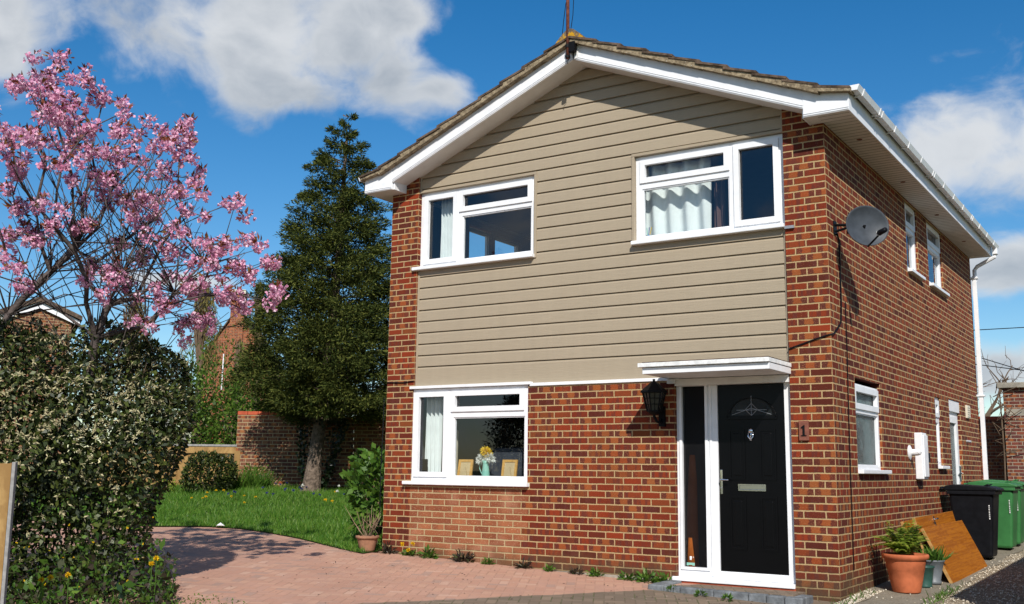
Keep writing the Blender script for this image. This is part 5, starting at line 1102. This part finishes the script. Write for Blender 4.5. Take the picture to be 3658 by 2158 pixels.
# fence post and panel at the left edge
p = at(7, 1484, 8.4); ps = thing('fence_panel', 'brown timber panel with a weathered grey post at the left edge', 'fence', (p[0], p[1], gz(p[0], p[1]))); ps.rotation_euler = (0, 0, math.radians(50))
pt = at(5, 1135, 8.4)[2]-ps.location.z
MB().box(-.012, .012, -.05, .05, -.2, pt).build('post', M['greywood'], ps, bevel=.004)
b = MB()
for k in range(8): b.box(-.012-.16*(k+1), -.016-.16*k, -.03, .012, -.1, pt-.01)
b.build('boards', M['timber'], ps)
# ---------------------------------------------------------------- right-hand side: garage, wall, tree, wires
ga = thing('brick_garage', 'flat roofed brick garage with a bleached door frame behind the bins', 'garage', (-.60, 15.1, gz(-.6, 15.1)))
gt = 3.25-ga.location.z
b = MB(); holes_wall(b, 'y', 0, 4.4, -.3, gt-.12, [(.40, 3.2, -.3, 2.15)], 0, .2); b.box(0, .2, .2, 5, -.3, gt-.12); b.box(4.2, 4.4, .2, 5, -.3, gt-.12); b.build('wall', M['dbrick'], ga)
MB().box(-.10, 4.5, -.12, 5.1, gt-.12, gt).build('roof', M['concrete'], ga, bevel=.01); MB().box(.05, 3.5, -.006, .01, 2.15, 2.30).build('lintel', M['concrete'], ga)
b = MB(); b.box(.40, .50, .02, .12, -.2, 2.148); b.box(.50, 3.2, .02, .12, 2.05, 2.148); b.build('door_frame', M['oldwood'], ga); MB().box(.52, 3.2, .06, .1, -.2, 2.04).build('door', M['cream'], ga)
yw = thing('yard_wall', 'orange brick yard wall between the downpipe and the garage', 'wall', (-6, 15.9, gz(-1, 15.9)))
MB().box(0, 5.4, 0, .21, -.4, 2.55-yw.location.z-.07).build('wall', M['obrick'], yw); MB().box(0, 5.4, -.01, .22, 2.55-yw.location.z-.07, 2.55-yw.location.z).build('coping', M['coping'], yw)
shrub('yard_shrub', 'dark shrub with a yellow flower before the yard wall', 'shrub', (-.95, 14.4, gz(-1, 14.4)), (.5, .35, .32), 700, .1, .05, 'hgreen', rough=.3, seed=33)
t = thing('climber', 'bare tangled creeper on the garage corner', 'climber', (-.66, 15.02, gz(-.6, 15.)+.3)); b = MB()
for k in range(22):
    q = np.array([rng.uniform(-.1, .15), rng.uniform(-.06, .02), rng.uniform(1.0, 2.7)]); b.tube([q, q+rng.normal(size=3)*(.12, .03, .15), q+rng.normal(size=3)*(.2, .03, .25)], .009, 4)
b.tube([(0, 0, -.3), (.03, -.02, 1), (0, 0, 2.6)], .016, 5); b.build('stem', M['twig'], t)
p = at(2395, 1160, 34); bt = thing('bare_tree', 'leafless tree showing right of the white downpipe', 'tree', (p[0], p[1], gz(p[0], p[1]))); b = MB(); hb_ = at(2395, 800, 34)[2]-bt.location.z
def grow(q, d, l, r, lev):
    e = q+d*l; mid = (q+e)/2+rng.normal(size=3)*l*.05; b.tube([q, mid, e], [r, r*.8, r*.6], 5 if lev < 2 else 4, cap=False)
    if lev >= 5: return
    for _ in range(3 if lev < 3 else 2): grow(q+(e-q)*rng.uniform(.5, 1), unit(d+rng.normal(size=3)*.55+np.array([.25, 0, .1])), l*rng.uniform(.55, .8), r*.55, lev+1)
grow(np.zeros(3), np.array([0, 0, 1.]), hb_*.38, .14, 0); grow(np.array([0, 0, hb_*.3]), unit(np.array([.7, .3, .5])), 1.6, .06, 1); grow(np.array([0, 0, hb_*.2]), unit(np.array([.8, .3, .25])), 1.6, .05, 1)
b.build('trunk', M['twig'], bt)
p = at(2470, 1010, 60); shrub('distant_tree', 'far green tree top above the yard wall', 'tree', (p[0], p[1], gz(p[0], p[1])), (2.2, 2, 1.75), 1500, .3, .2, 'bgreen', rough=.3, seed=41)
for i, (a, c) in enumerate((((2380, 812), (2560, 802)), ((2380, 893), (2560, 916)), ((2380, 870), (2560, 925)))):
    q0, q1 = at(*a, 30), at(*c, 30); e = q1-q0; q0 = q0-e*3; q1 = q1+e*3
    b = MB(); b.tube([q0, (q0+q1)/2+np.array([0, 0, -.0]), q1], .012, 5); tag(b.build('overhead_wire', M['blackp']), ('black overhead wire, highest of three right of the house', 'middle black overhead wire right of the house', 'lowest black overhead wire right of the house')[i], 'wire', 'overhead wires')
# unseen wall added beyond the right edge to throw the shadow over the gravel
ob = thing('shadow_caster_wall', 'low brick wall added unseen outside the right edge to shade the gravel', 'wall', (2.12, -.68, gz(2.1, -.6)))
MB().box(0, .22, 0, 13, -.3, 1.78).build('wall', M['dbrick'], ob); MB().box(-.03, .25, -.03, 13.03, 1.78, 1.85).build('coping', M['coping'], ob)
